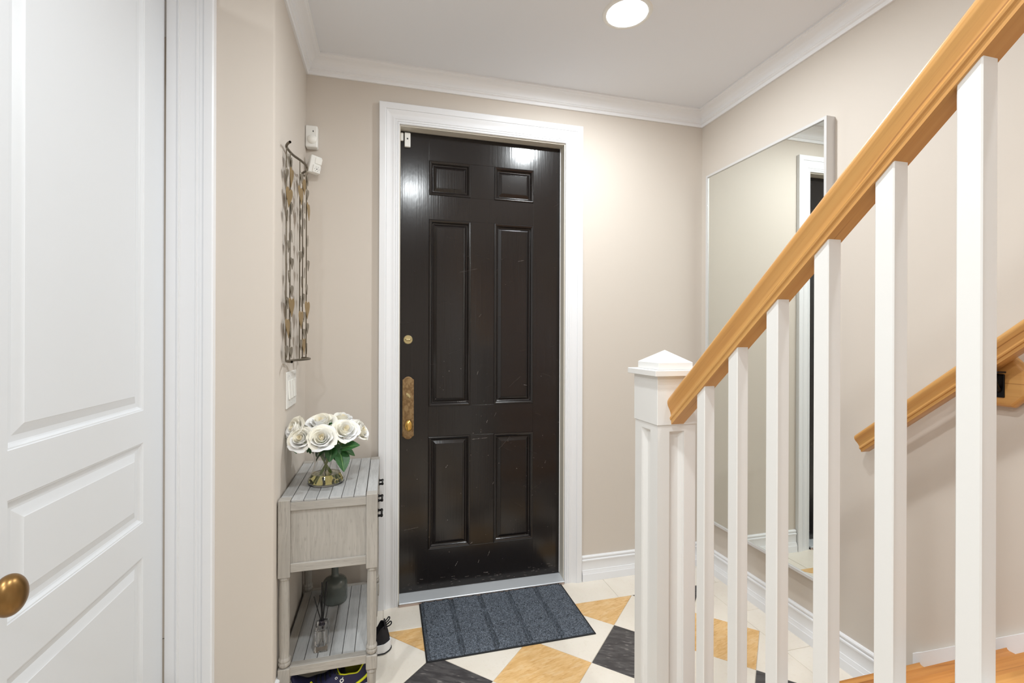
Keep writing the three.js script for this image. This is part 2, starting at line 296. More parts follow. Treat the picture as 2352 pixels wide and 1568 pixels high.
// ------------------------------------------------------------------ floor tiles
{
  const floor = structGroup('floor', 'cream tile floor with gold and charcoal diamonds and a cream border');
  const bed = mesh('grout_bed', box(-1.6, XR, -0.12, -0.0022, 0, 4.3), M.grout, floor);
  bed.userData.label = 'thin grey grout between the tiles';
  const S = 0.187, X0 = 0.738, Z0 = 0.559, bx0 = X0 - 5 * S, bx1 = X0 + 4 * S, bz0 = Z0 - 2 * S, bz1 = Z0 + 12 * S, GAP = 0.0019;
  const clip = (poly, f) => { const out = []; for (let i = 0; i < poly.length; i++) { const p = poly[i], q = poly[(i + 1) % poly.length], a = f(p), b = f(q); if (a >= 0) out.push(p); if (a * b < 0) { const t = a / (a - b); out.push([p[0] + (q[0] - p[0]) * t, p[1] + (q[1] - p[1]) * t]); } } return out; };
  const inset = (poly, d) => { // convex, either winding
    const n = poly.length, c = poly.reduce((s, p) => [s[0] + p[0] / n, s[1] + p[1] / n], [0, 0]);
    let out = poly;
    for (let i = 0; i < n; i++) {
      const p = poly[i], q = poly[(i + 1) % n], l = Math.hypot(q[0] - p[0], q[1] - p[1]); if (l < 1e-6) continue;
      let nx = -(q[1] - p[1]) / l, nz = (q[0] - p[0]) / l; if ((c[0] - p[0]) * nx + (c[1] - p[1]) * nz < 0) { nx = -nx; nz = -nz; }
      out = clip(out, ([x, z]) => (x - p[0]) * nx + (z - p[1]) * nz - d);
    }
    return out;
  };
  function tile(poly, mat, turn = 0) {
    poly = inset(poly, GAP / 2); if (poly.length < 3) return;
    const area = poly.reduce((s, p, i) => { const q = poly[(i + 1) % poly.length]; return s + p[0] * q[1] - q[0] * p[1]; }, 0);
    if (Math.abs(area) < 2e-4) return;
    if (area > 0) poly.reverse();
    const top = inset(poly, 0.0012); if (top.length !== poly.length) return;
    const drop = R(0, 0.0003), pos = [], uv = [], ou = R(0, 4), ov = R(0, 4), c = Math.cos(turn), s = Math.sin(turn);
    const put = (x, y, z) => { pos.push(x, y, z); uv.push(ou + x * c - z * s, ov + x * s + z * c); };
    const n = poly.length;
    // reversed winding: counter-clockwise seen from above
    let k0 = 0; for (let i = 1; i < n; i++) { const d = (p) => p[0] + p[1] * 0.01; if (d(poly[i]) < d(poly[k0])) k0 = i; }
    let m = 0; top.forEach((p, i) => { if (Math.hypot(p[0] - poly[k0][0], p[1] - poly[k0][1]) < Math.hypot(top[m][0] - poly[k0][0], top[m][1] - poly[k0][1])) m = i; });
    const O = poly.map((_, i) => poly[(k0 + i) % n]), T = top.map((_, i) => top[(m + i) % n]);
    for (let i = 1; i + 1 < n; i++) { put(T[0][0], -drop, T[0][1]); put(T[i][0], -drop, T[i][1]); put(T[i + 1][0], -drop, T[i + 1][1]); }
    for (let i = 0; i < n; i++) {
      const j = (i + 1) % n, a = [T[i][0], -drop, T[i][1]], b = [T[j][0], -drop, T[j][1]], d = [O[j][0], -0.0012, O[j][1]], e = [O[i][0], -0.0012, O[i][1]], f = [O[i][0], -0.006, O[i][1]], g = [O[j][0], -0.006, O[j][1]];
      for (const q of [a, e, d, a, d, b, e, f, g, e, g, d]) put(...q);
    }
    mesh('tile', fromTris(pos, uv, 0), mat, floor);
  }
  for (let i = -14; i <= 4; i++) for (let j = -8; j <= 12; j++) {
    const L = (a, b) => [X0 + S * (a + b), Z0 + S * (b - a)];
    let p = [L(i, j), L(i + 1, j), L(i + 1, j + 1), L(i, j + 1)];
    p = clip(p, ([x]) => x - bx0); p = clip(p, ([x]) => bx1 - x); p = clip(p, ([, z]) => z - bz0); p = clip(p, ([, z]) => bz1 - z);
    if (p.length < 3) continue;
    const e = (k) => ((k % 2) + 2) % 2;
    tile(p, e(i) === 1 && e(j) === 1 ? M.gold : e(i) === 0 && e(j) === 0 ? M.slate : M.cream, e(i) ? 0.25 : -0.5);
  }
  const step = 0.264;
  for (let k = -6; k < 4; k++) { const x = 1.045 + k * step, a = Math.max(XL, x), b = Math.min(XR, x + step); if (b > a + 0.02) tile([[a, 0], [b, 0], [b, bz0], [a, bz0]], M.cream, k); }
  for (let k = -1; k < 10; k++) { const z = 0.425 + k * step, a = Math.max(bz0, z), b = Math.min(bz1, z + step); if (b > a + 0.02) { tile([[bx1, a], [XR, a], [XR, b], [bx1, b]], M.cream, k); tile([[XL, a], [bx0, a], [bx0, b], [XL, b]], M.cream, k); } }
}

// ------------------------------------------------------------------ front door
const casingProfile = [[0, 0], [0, 0.0095], [0.002, 0.011], [0.006, 0.011], [0.0075, 0.0085], [0.009, 0.0085], [0.0105, 0.012], [0.015, 0.0125], [0.0165, 0.0105], [0.018, 0.0105], [0.02, 0.0135], [0.026, 0.0135], [0.029, 0.0125], [0.036, 0.0125], [0.042, 0.0138], [0.048, 0.0165], [0.053, 0.0185], [0.0555, 0.019], [0.0565, 0.0175], [0.058, 0.0175], [0.059, 0.0205], [0.061, 0.0215], [0.085, 0.0215], [0.087, 0.0195], [0.087, 0]];
{ // casing with mitred corners: a outwards from the opening, b out of the wall
  const x0 = 0.053, x1 = 0.8445, top = 2.152;
  const t = structGroup('trim_5', 'white moulded casing around the black front door');
  mesh('casing_side', prism(casingProfile, V3(x0, 0, 0), Y, nX, Z, top, undefined, a_, 0.35), M.trim, t);
  mesh('casing_side', prism(casingProfile, V3(x1, 0, 0), Y, X, Z, top, undefined, a_, 0.35), M.trim, t);
  mesh('casing_head', prism(casingProfile, V3(x0, top, 0), X, Y, Z, x1 - x0, _a, a_, 0.35), M.trim, t);
  const j = structGroup('trim_6', 'greige door jamb lining inside the casing');
  mesh('jamb', box(0.045, 0.0575, 0, 2.1465, -0.12, 0.0, 'y'), M.jamb, j);
  mesh('jamb', box(0.8395, 0.8485, 0, 2.1465, -0.12, 0.0, 'y'), M.jamb, j);
  mesh('jamb_head', box(0.045, 0.8485, 2.1465, 2.158, -0.12, 0.0, 'x'), M.jamb, j);
  mesh('door_stop', box(0.8365, 0.8395, 0.03, 2.1465, -0.0555, -0.049, 'y'), M.trim, j);
}
{ // six-panel slab
  const x0 = 0.0595, x1 = 0.838, y0 = 0.0275, y1 = 2.1445, zf = -0.05;
  const d = structGroup('door_1', 'glossy black six-panel front door with brass locks');
  const cols = [[0.189, 0.386], [0.5005, 0.698]], rows = [[1.864, 2.024], [0.8795, 1.751], [0.213, 0.738]];
  const holes = [];
  for (const [a, b] of cols) for (const [c, e] of rows) holes.push([a, b, c, e]);
  const doorUV = (g) => { const p = g.attributes.position, uv = []; for (let i = 0; i < p.count; i++) uv.push((p.getX(i) - x0) / (x1 - x0), (p.getY(i) - y0) / (y1 - y0)); g.setAttribute('uv', new THREE.Float32BufferAttribute(uv, 2)); return g; };
  const member = (name, a, b, c, e) => mesh(name, doorUV(rbox(a, b, c, e, zf - 0.045, zf, 0.0008)), M.door, d);
  member('door_stile', x0, 0.189, y0, y1); member('door_stile', 0.698, x1, y0, y1);
  for (const [c, e] of [[y0, 0.213], [0.738, 0.8795], [1.751, 1.864], [2.024, y1]]) member('door_rail', 0.189, 0.698, c, e);
  for (const [c, e] of rows) member('door_mullion', 0.386, 0.5005, c, e);
  for (const [a, b, c, e] of holes) mesh('door_panel', doorUV(ringPanel(a, b, c, e, [[0, zf], [0.001, zf + 0.003], [0.004, zf + 0.0045], [0.0068, zf + 0.0038], [0.0122, zf + 0.0002], [0.0132, zf - 0.0045], [0.016, zf - 0.0078], [0.0185, zf - 0.0095], [0.0205, zf - 0.0095], [0.0345, zf - 0.0018], [0.0355, zf - 0.0018], [0.0368, zf - 0.0004]])), M.door, d);
  // thumb-turn deadbolt
  const bolt = mesh('deadbolt', turned(creasedLathe([[0, 0], [0.0205, 0], [0.0205, 0.003], [0.018, 0.0055], [0.015, 0.0055], [0.0145, 0.0045], [0.0, 0.0045]], 40), 'X', Math.PI / 2).translate(0.0955, 1.19, zf), M.paleBrass, d);
  bolt.userData.label = 'round brass deadbolt thumb turn';
  mesh('thumb_turn', [rbox(0.0845, 0.1065, 1.186, 1.1935, zf + 0.0045, zf + 0.016, 0.003, 'x', 2)], M.paleBrass, bolt);
  mesh('turn_slot', box(0.083, 0.108, 1.188, 1.193, zf + 0.0046, zf + 0.0052), M.darkDot, bolt);
  // long escutcheon with lever turn and knob
  const pl = new THREE.Shape(), hw = 0.0235, cy = 0.8765, hh = 0.128;
  pl.moveTo(-hw, -hh); pl.lineTo(-hw, hh);
  for (const [x, y] of [[-0.018, 0.004], [-0.013, 0.009], [-0.007, 0.0125], [0, 0.0135], [0.007, 0.0125], [0.013, 0.009], [0.018, 0.004], [hw, 0]]) pl.lineTo(x, hh + y);
  for (const [x, y] of [[hw, 0], [0.018, -0.004], [0.013, -0.009], [0.007, -0.0125], [0, -0.0135], [-0.007, -0.0125], [-0.013, -0.009], [-0.018, -0.004]]) pl.lineTo(x, -hh + y);
  const pg = new THREE.ExtrudeGeometry(pl, { depth: 0.002, bevelEnabled: true, bevelThickness: 0.0022, bevelSize: 0.0025, bevelSegments: 2 });
  pg.translate(0.0965, cy, zf + 0.0022);
  const plate = mesh('handle_plate', boxUV(pg, 'y'), M.agedBrass, d); plate.userData.label = 'long worn brass handle plate';
  const back = new THREE.ExtrudeGeometry(new THREE.Shape([[-0.0265, -0.118], [0.0265, -0.128], [0.0262, 0.094], [-0.0258, 0.03]].map(([x, y]) => new THREE.Vector2(x, y))), { depth: 0.0008, bevelEnabled: false });
  back.translate(0.0965, cy, zf); mesh('chipped_paint', boxUV(back), M.chip, plate);
  mesh('lock_turn', [turned(turned(rbox(-0.005, 0.005, -0.014, 0.012, 0, 0.013, 0.003, 'y', 2), 'Z', 0.75), 'X', 0).translate(0.0965, 0.935, zf + 0.005), turned(new THREE.CylinderGeometry(0.008, 0.008, 0.005, 20), 'X', Math.PI / 2).translate(0.0965, 0.935, zf + 0.006)], M.paleBrass, plate);
  const kn = new THREE.SphereGeometry(1, 28, 20); kn.scale(0.0165, 0.026, 0.012); kn.translate(0.0975, 0.803, zf + 0.05);
  mesh('door_knob', [kn, turned(creasedLathe([[0.0, 0], [0.014, 0], [0.013, 0.006], [0.0075, 0.012], [0.0065, 0.03], [0.009, 0.042], [0, 0.042]], 24), 'X', Math.PI / 2).translate(0.0975, 0.803, zf + 0.004)], M.brass, plate);
  mesh('screw', turned(new THREE.CylinderGeometry(0.0028, 0.0028, 0.002, 12), 'X', Math.PI / 2).translate(0.0965, 0.7615, zf + 0.005), M.darkDot, plate);
}
{ // threshold
  const t = structGroup('trim_7', 'silver metal door sill under the black front door');
  mesh('sill_plate', prism([[-0.12, 0], [-0.12, 0.024], [-0.05, 0.0255], [-0.044, 0.0255], [0.02, 0.0185], [0.0225, 0.0165], [0.0225, 0.014], [0.014, 0.0115], [0.014, 0]], V3(0.0575, 0, 0), X, Z, Y, 0.782, undefined, undefined, 0.2), M.metalSill, t);
  mesh('sill_base', box(0.0575, 0.8395, 0, 0.0105, 0.0005, 0.017), M.sillBase, t);
}
{ // white two-piece contact sensor at the top corner of the door
  const g = group('contact_sensor', [0.0, 0, 0]); tag(g, 'small white alarm contact at the top left corner of the black door', 'sensor');
  mesh('sensor_body', rbox(0.0765, 0.103, 2.072, 2.137, -0.05, -0.0365, 0.003, 'y', 2), M.plastic, g);
  mesh('sensor_magnet', rbox(0.0585, 0.0715, 2.099, 2.136, -0.05, -0.04, 0.003, 'y', 2), M.plastic, g);
  mesh('sensor_mark', box(0.0865, 0.0925, 2.105, 2.112, -0.0366, -0.036), M.darkDot, g);
}

// ------------------------------------------------------------------ left white door, opened along the view, with its casing
{
  const t = structGroup('trim_8', 'wide white casing right of the open white door');
  const z = RET;
  mesh('casing_side', prism([[0, 0], [0, 0.012], [0.002, 0.0135], [0.0045, 0.0145], [0.0065, 0.0145], [0.008, 0.0125], [0.0095, 0.0125], [0.0105, 0.0105], [0.047, 0.0125], [0.049, 0.0125], [0.05, 0.015], [0.053, 0.016], [0.0555, 0.0135], [0.059, 0.0135], [0.0605, 0.0155], [0.068, 0.0165], [0.0695, 0.0185], [0.0735, 0.0215], [0.083, 0.023], [0.095, 0.0235], [0.099, 0.0215], [0.099, 0]], V3(-0.593, 0, z), Y, X, Z, 2.25, undefined, undefined, 0.3), M.trim, t);
  mesh('door_jamb', box(-0.6195, -0.593, 0, 2.25, z - 0.11, z + 0.0105, 'y'), M.trim, t);
  const d = structGroup('door_2', 'white panelled interior door standing open at the left');
  // built facing +z with x along the leaf, then turned to face +x
  const leaf = 0.69, y0 = 0.012, y1 = 2.235, S = 0.1135, P = 0.464;
  const holes = [[S, S + P, 1.0045, 2.12], [S, S + P, 0.7075, 0.9195], [S, S + P, 0.23, 0.617]];
  const place = (g) => g.rotateY(Math.PI / 2).translate(-0.622, 0, 0.5965 + leaf);
  const flipX = holes.map(([a, b, c, e]) => [leaf - b, leaf - a, c, e]).map(([a, b, c, e]) => [a, b, c, e]);
  // local x runs from the free edge (0) to the hinge edge (leaf)
  mesh('door_slab', place(holed(0, leaf, y0, y1, 0.035, flipX, 0)), M.whiteDoor, d);
  for (const [a, b, c, e] of flipX) mesh('door_panel', place(ringPanel(a, b, c, e, [[0, 0], [0.0015, -0.0015], [0.004, -0.002], [0.0085, -0.0065], [0.0115, -0.0085], [0.0195, -0.0095], [0.022, -0.0095], [0.0405, -0.0025], [0.0415, -0.0018]])), M.whiteDoor, d);
  const k = new THREE.SphereGeometry(1, 36, 24); k.scale(0.0205, 0.0325, 0.0255); k.translate(-0.571, 0.793, 1.25);
  const rose = turned(creasedLathe([[0, 0], [0.028, 0], [0.028, 0.003], [0.022, 0.0065], [0.012, 0.009], [0.0085, 0.014], [0.0085, 0.034], [0, 0.034]], 32), 'Z', -Math.PI / 2).translate(-0.622, 0.793, 1.25);
  const kn = mesh('door_knob', [k, rose], M.antique, d); kn.userData.label = 'oval antique brass knob';
}

// ------------------------------------------------------------------ staircase with railing
const RISE = 0.1815, RUN = 0.2125, NZ = 1.078, Y1 = 0.1885;
{
  const s = structGroup('staircase', 'wooden stairs rising at the lower right behind the white railing');
  for (let n = 0; n < 11; n++) {
    const y = Y1 + n * RISE, z = NZ + n * RUN;
    const t = new THREE.Group(); t.name = 'tread'; s.add(t);
    const widths = [0.062, 0.066, 0.056, 0.063];
    let a = z;
    widths.forEach((w, i) => {
      const g = i === 0 ? prism([[0, 0.006], [0.002, 0.002], [0.006, 0], [w, 0], [w, -0.026], [0.006, -0.026], [0.001, -0.022], [0, -0.016]].map(([p, q]) => [p, q]), V3(0.735, y, a), X, Z, Y, 0.873, undefined, undefined, 0.9)
        : box(0.735, 1.608, y - 0.026, y - (i % 2 ? 0.0006 : 0.0002), a + 0.0006, a + w, 'x');
      if (i === 0) g.translate(0, -0.006 + 0.006, 0);
      mesh('board', g, M.treads[(n + i) % 3], t); a += w;
    });
    mesh('riser', box(0.735, 1.608, y - RISE, y - 0.026, z + 0.022, z + 0.038), M.trim, s);
  }
  // closed stringer under the balusters
  const sh = new THREE.Shape([[1.098, 0], [1.098, 0.195], [3.4, 0.195 + (3.4 - 1.098) * RISE / RUN], [3.4, 0]].map(([a, b]) => new THREE.Vector2(-a, b)));
  const g = new THREE.ExtrudeGeometry(sh, { depth: 0.034, bevelEnabled: false }); g.rotateY(Math.PI / 2).translate(0.703, 0, 0);
  mesh('stringer', boxUV(g, 'z'), M.balustrade, s);
  // skirt board along the wall, rising with the stairs
  const m = 0.85, k = (z) => 0.223 + m * (z - 1.0765);
  const sk = new THREE.Shape([[1.058, 0.02], [1.058, 0.2095], [1.0765, 0.223], [3.4, k(3.4)], [3.4, 0.02]].map(([a, b]) => new THREE.Vector2(-a, b)));
  const g2 = new THREE.ExtrudeGeometry(sk, { depth: 0.014, bevelEnabled: true, bevelThickness: 0.0015, bevelSize: 0.001, bevelSegments: 1 }); g2.rotateY(Math.PI / 2).translate(1.6085, 0, 0);
  mesh('skirt_board', boxUV(g2, 'z'), M.trim, s);
}
// handrail section: a across, b square to the slope
const railHalf = [[0.018, 0], [0.0185, 0.0075], [0.0215, 0.009], [0.0225, 0.012], [0.0215, 0.0145], [0.0195, 0.0155], [0.0192, 0.0185], [0.0205, 0.023], [0.0232, 0.0285], [0.0262, 0.033], [0.0285, 0.037], [0.0295, 0.041], [0.029, 0.0455], [0.026, 0.0498], [0.02, 0.0525], [0.011, 0.0542], [0, 0.0547]];
const railProfile = [...railHalf, ...railHalf.slice(0, -1).reverse().map(([a, b]) => [-a, b])];
const slopeFrame = (m) => { const l = Math.hypot(1, m); return { d: V3(0, m / l, 1 / l), n: V3(0, 1 / l, -m / l), t: m }; };
{
  const rl = group('stair_railing', [0.72, 0, 1.054]); tag(rl, 'white stair railing with square balusters, newel post and honey wood handrail', 'railing');
  const o = (g) => g.translate(-0.72, 0, -1.054);
  // newel post
  const np = new THREE.Group(); np.name = 'newel_post'; rl.add(np);
  const c = 0.72, e = 1.054, h = 0.0555;
  // shaft: four recessed panels between corner stiles
  const parts = [], sides = { y0: 0.14, y1: 0.962, i: 0.034 };
  for (let q = 0; q < 4; q++) {
    const sh = new THREE.Shape([[-h, 0], [h, 0], [h, 0.9795], [-h, 0.9795]].map(([x, y]) => new THREE.Vector2(x, y)));
    sh.holes.push(new THREE.Path([[-h + sides.i, sides.y0], [-h + sides.i, sides.y1], [h - sides.i, sides.y1], [h - sides.i, sides.y0]].map(([x, y]) => new THREE.Vector2(x, y))));
    const face = boxUV(new THREE.ShapeGeometry(sh).translate(0, 0, h), 'y');
    const f = [face, ringPanel(-h + 0.034, h - 0.034, sides.y0, sides.y1, [[0, h], [0.001, h - 0.004], [0.004, h - 0.005], [0.009, h - 0.0115], [0.0105, h - 0.0125]])];
    for (const g of f) parts.push(g.rotateY(q * Math.PI / 2).translate(c, 0, e));
  }
  mesh('post_shaft', o(join(parts)), M.balustrade, np);
  mesh('post_block', o(rbox(c - 0.058, c + 0.058, 0.979, 1.105, e - 0.058, e + 0.058, 0.0012, 'y')), M.balustrade, np);
  const cap = [rbox(c - 0.071, c + 0.071, 1.104, 1.119, e - 0.071, e + 0.071, 0.0015)];
  cap.push(rbox(c - 0.0505, c + 0.0505, 1.119, 1.1375, e - 0.0505, e + 0.0505, 0.001));
  const py = new THREE.ConeGeometry(0.05 * Math.SQRT2, 0.0315, 4, 1).rotateY(Math.PI / 4); py.translate(c, 1.1375 + 0.01575, e); cap.push(boxUV(toCreasedNormals(py.toNonIndexed(), 0.1)));
  mesh('post_cap', o(join(cap)), M.balustrade, np);
  mesh('post_base', o(join([rbox(c - 0.066, c + 0.066, 0, 0.1, e - 0.066, e + 0.066, 0.002, 'y')])), M.balustrade, np);
  // handrail
  const f = slopeFrame(0.88), cut = (a, b) => b * f.t;
  const z0 = 1.1105;
  mesh('handrail', o(prism(railProfile, V3(0.72, 0.88 * z0 + 0.0022, z0), f.d, X, f.n, 1.75, cut, undefined, 0.6)), M.maple, rl);
  // balusters, tops cut to the slope
  for (let i = 0; i < 9; i++) {
    const z = 1.2225 + i * 0.1042, w = 0.014, top = (zz) => 0.88 * zz + 0.0035, bot = (zz) => 0.197 + (zz - 1.098) * RISE / RUN;
    const sh = [[-w, 0], [w, 0], [w, 1], [-w, 1]];
    const y0 = bot(z), len = top(z) - y0;
    const bev = 0.0016, pr = [[-w + bev, -w], [w - bev, -w], [w, -w + bev], [w, w - bev], [w - bev, w], [-w + bev, w], [-w, w - bev], [-w, -w + bev]];
    mesh('baluster', o(prism(pr, V3(0.72, y0, z), Y, X, Z, len, (a, b) => b * RISE / RUN, (a, b) => b * 0.88, 0.2)), M.balustrade, rl);
  }
}
{ // rail on the wall
  const g = group('wall_handrail', [1.555, 0, 1.3]); tag(g, 'honey wood handrail fixed to the right wall behind the white balusters', 'handrail');
  const o = (q) => q.translate(-1.555, 0, -1.3);
  const f = slopeFrame(0.865), z0 = 0.945;
  mesh('rail', o(prism(railProfile, V3(1.555, 0.865 * z0 + 0.0045, z0), f.d, X, f.n, 1.6, (a, b) => b * f.t * 0.45, undefined, 0.6)), M.maple, g);
  // octagonal wood rosette and iron bracket
  const oc = (r, k) => [[-r, -r + k], [-r + k, -r], [r - k, -r], [r, -r + k], [r, r - k], [r - k, r], [-r + k, r], [-r, r - k]].map(([x, y]) => new THREE.Vector2(x * 0.9, y));
  const ex = new THREE.ExtrudeGeometry(new THREE.Shape(oc(0.056, 0.026)), { depth: 0.004, bevelEnabled: true, bevelThickness: 0.014, bevelSize: 0.011, bevelSegments: 5 });
  ex.rotateY(-Math.PI / 2).translate(1.6055, 1.087, 1.279);
  mesh('rosette', o(boxUV(ex, 'z')), M.maple, g);
  const iron = [tube([[1.588, 1.062, 1.284], [1.577, 1.068, 1.286], [1.562, 1.085, 1.288], [1.556, 1.1, 1.289], [1.555, 1.116, 1.289]], 0.0062, 20, 10), rbox(1.5835, 1.589, 1.045, 1.108, 1.272, 1.296, 0.0025, 'y', 2), rbox(1.54, 1.57, 1.1115, 1.1165, 1.268, 1.309, 0.002)];
  mesh('iron_bracket', o(join(iron)), M.blackMetal, g);
}

// ------------------------------------------------------------------ mirror
{
  const x = XR, z0 = 0.0855, z1 = 0.772, y0 = 0.272, y1 = 2.033, d = 0.041, w = 0.0105;
  const g = group('wall_mirror', [XR, y0, (z0 + z1) / 2]); tag(g, 'tall rectangular mirror with a thin silver frame on the right wall', 'mirror');
  const o = (q) => q.translate(-XR, -y0, -(z0 + z1) / 2);
  mesh('frame', o(join([box(x - d, x, y0, y0 + w, z0, z1, 'z'), box(x - d, x, y1 - w, y1, z0, z1, 'z'), box(x - d, x, y0 + w, y1 - w, z0, z0 + w, 'y'), box(x - d, x, y0 + w, y1 - w, z1 - w, z1, 'y')])), M.silver, g);
  mesh('mirror_glass', o(box(x - d + 0.006, x - d + 0.01, y0 + w - 0.001, y1 - w + 0.001, z0 + w - 0.001, z1 - w + 0.001, 'y')), M.mirror, g);
}

// ------------------------------------------------------------------ doormat
{
  const g = group('doormat', [0.485, 0, 0.209]); tag(g, 'charcoal doormat stamped with scroll squares in front of the black door', 'doormat');
  mesh('rubber_backing', rbox(-0.34, 0.34, 0, 0.0035, -0.204, 0.202, 0.001), M.rubber, g);
  // stamped pile: five by three squares with double grooves between them and scrolls inside
  const nx = 420, nz = 250, w = 0.668, d = 0.394, pos = [], uv = [], idx = [];
  const height = (u, v) => {
    const gx = u * 5, gy = v * 3, fx = gx - Math.floor(gx), fy = gy - Math.floor(gy), e = Math.min(fx, 1 - fx) * 0.134, f = Math.min(fy, 1 - fy) * 0.131, dd = Math.min(e, f);
    const groove = dd < 0.0022 ? 0.75 : dd < 0.0052 ? 0.05 : dd < 0.0078 ? 0.8 : dd < 0.0108 ? 0.05 : 1;
    const sx = (fx - 0.5) * 2, sy = (fy - 0.5) * 2, r = Math.hypot(sx, sy), a = Math.atan2(sy, sx), k = 151 + Math.floor(gx) * 3 + Math.floor(gy) * 17;
    const scroll = Math.sin(r * 17 + 3.5 * Math.sin(a * 4) + 9 * fbm(fx, fy, 6, 6, k, 2)), edge = sm(Math.min(u, 1 - u) * w, 0, 0.004) * sm(Math.min(v, 1 - v) * d, 0, 0.004);
    return edge * groove * (0.003 + 0.0032 * sm(scroll, -0.35, 0.35) + 0.003 * fbm(u, v, 130, 76, 5, 2));
  };
  for (let j = 0; j <= nz; j++) for (let i = 0; i <= nx; i++) { const u = i / nx, v = j / nz; pos.push((u - 0.5) * w, 0.0032 + height(u, v), (v - 0.5) * d - 0.001); uv.push(u * w * 2, v * d * 2); }
  for (let j = 0; j < nz; j++) for (let i = 0; i < nx; i++) { const k = j * (nx + 1) + i; idx.push(k, k + nx + 1, k + 1, k + 1, k + nx + 1, k + nx + 2); }
  const q = new THREE.BufferGeometry(); q.setAttribute('position', new THREE.Float32BufferAttribute(pos, 3)); q.setAttribute('uv', new THREE.Float32BufferAttribute(uv, 2)); q.setIndex(idx); q.computeVertexNormals();
  mesh('pile', q, M.mat, g);
}

// ------------------------------------------------------------------ ceiling lamps and added fills
for (const [x, y, z, size, L, col, label] of LAMPS) {
  const g = group('ceiling_light', [x, y, z]); tag(g, label, 'light');
  mesh('trim_ring', creasedLathe([[0.073, -0.0005], [0.0745, -0.004], [0.079, -0.006], [0.087, -0.005], [0.091, -0.0005], [0.091, 0], [0.073, 0]], 48), M.plastic, g);
  const lens = mesh('lens', creasedLathe([[0, -0.001], [0.074, -0.001], [0.074, 0], [0, 0]], 48), std({ color: 0xffffff, roughness: 0.6, emissive: new THREE.Color().setRGB(...col), emissiveIntensity: 12 / GAIN }), g);
  lens.castShadow = false;
  const l = new THREE.RectAreaLight(new THREE.Color().setRGB(...col), L / GAIN, size, size);
  l.name = 'lamp_light'; l.position.set(0, -0.008, 0); l.rotation.x = -Math.PI / 2;   // faces down
  g.add(l);
}
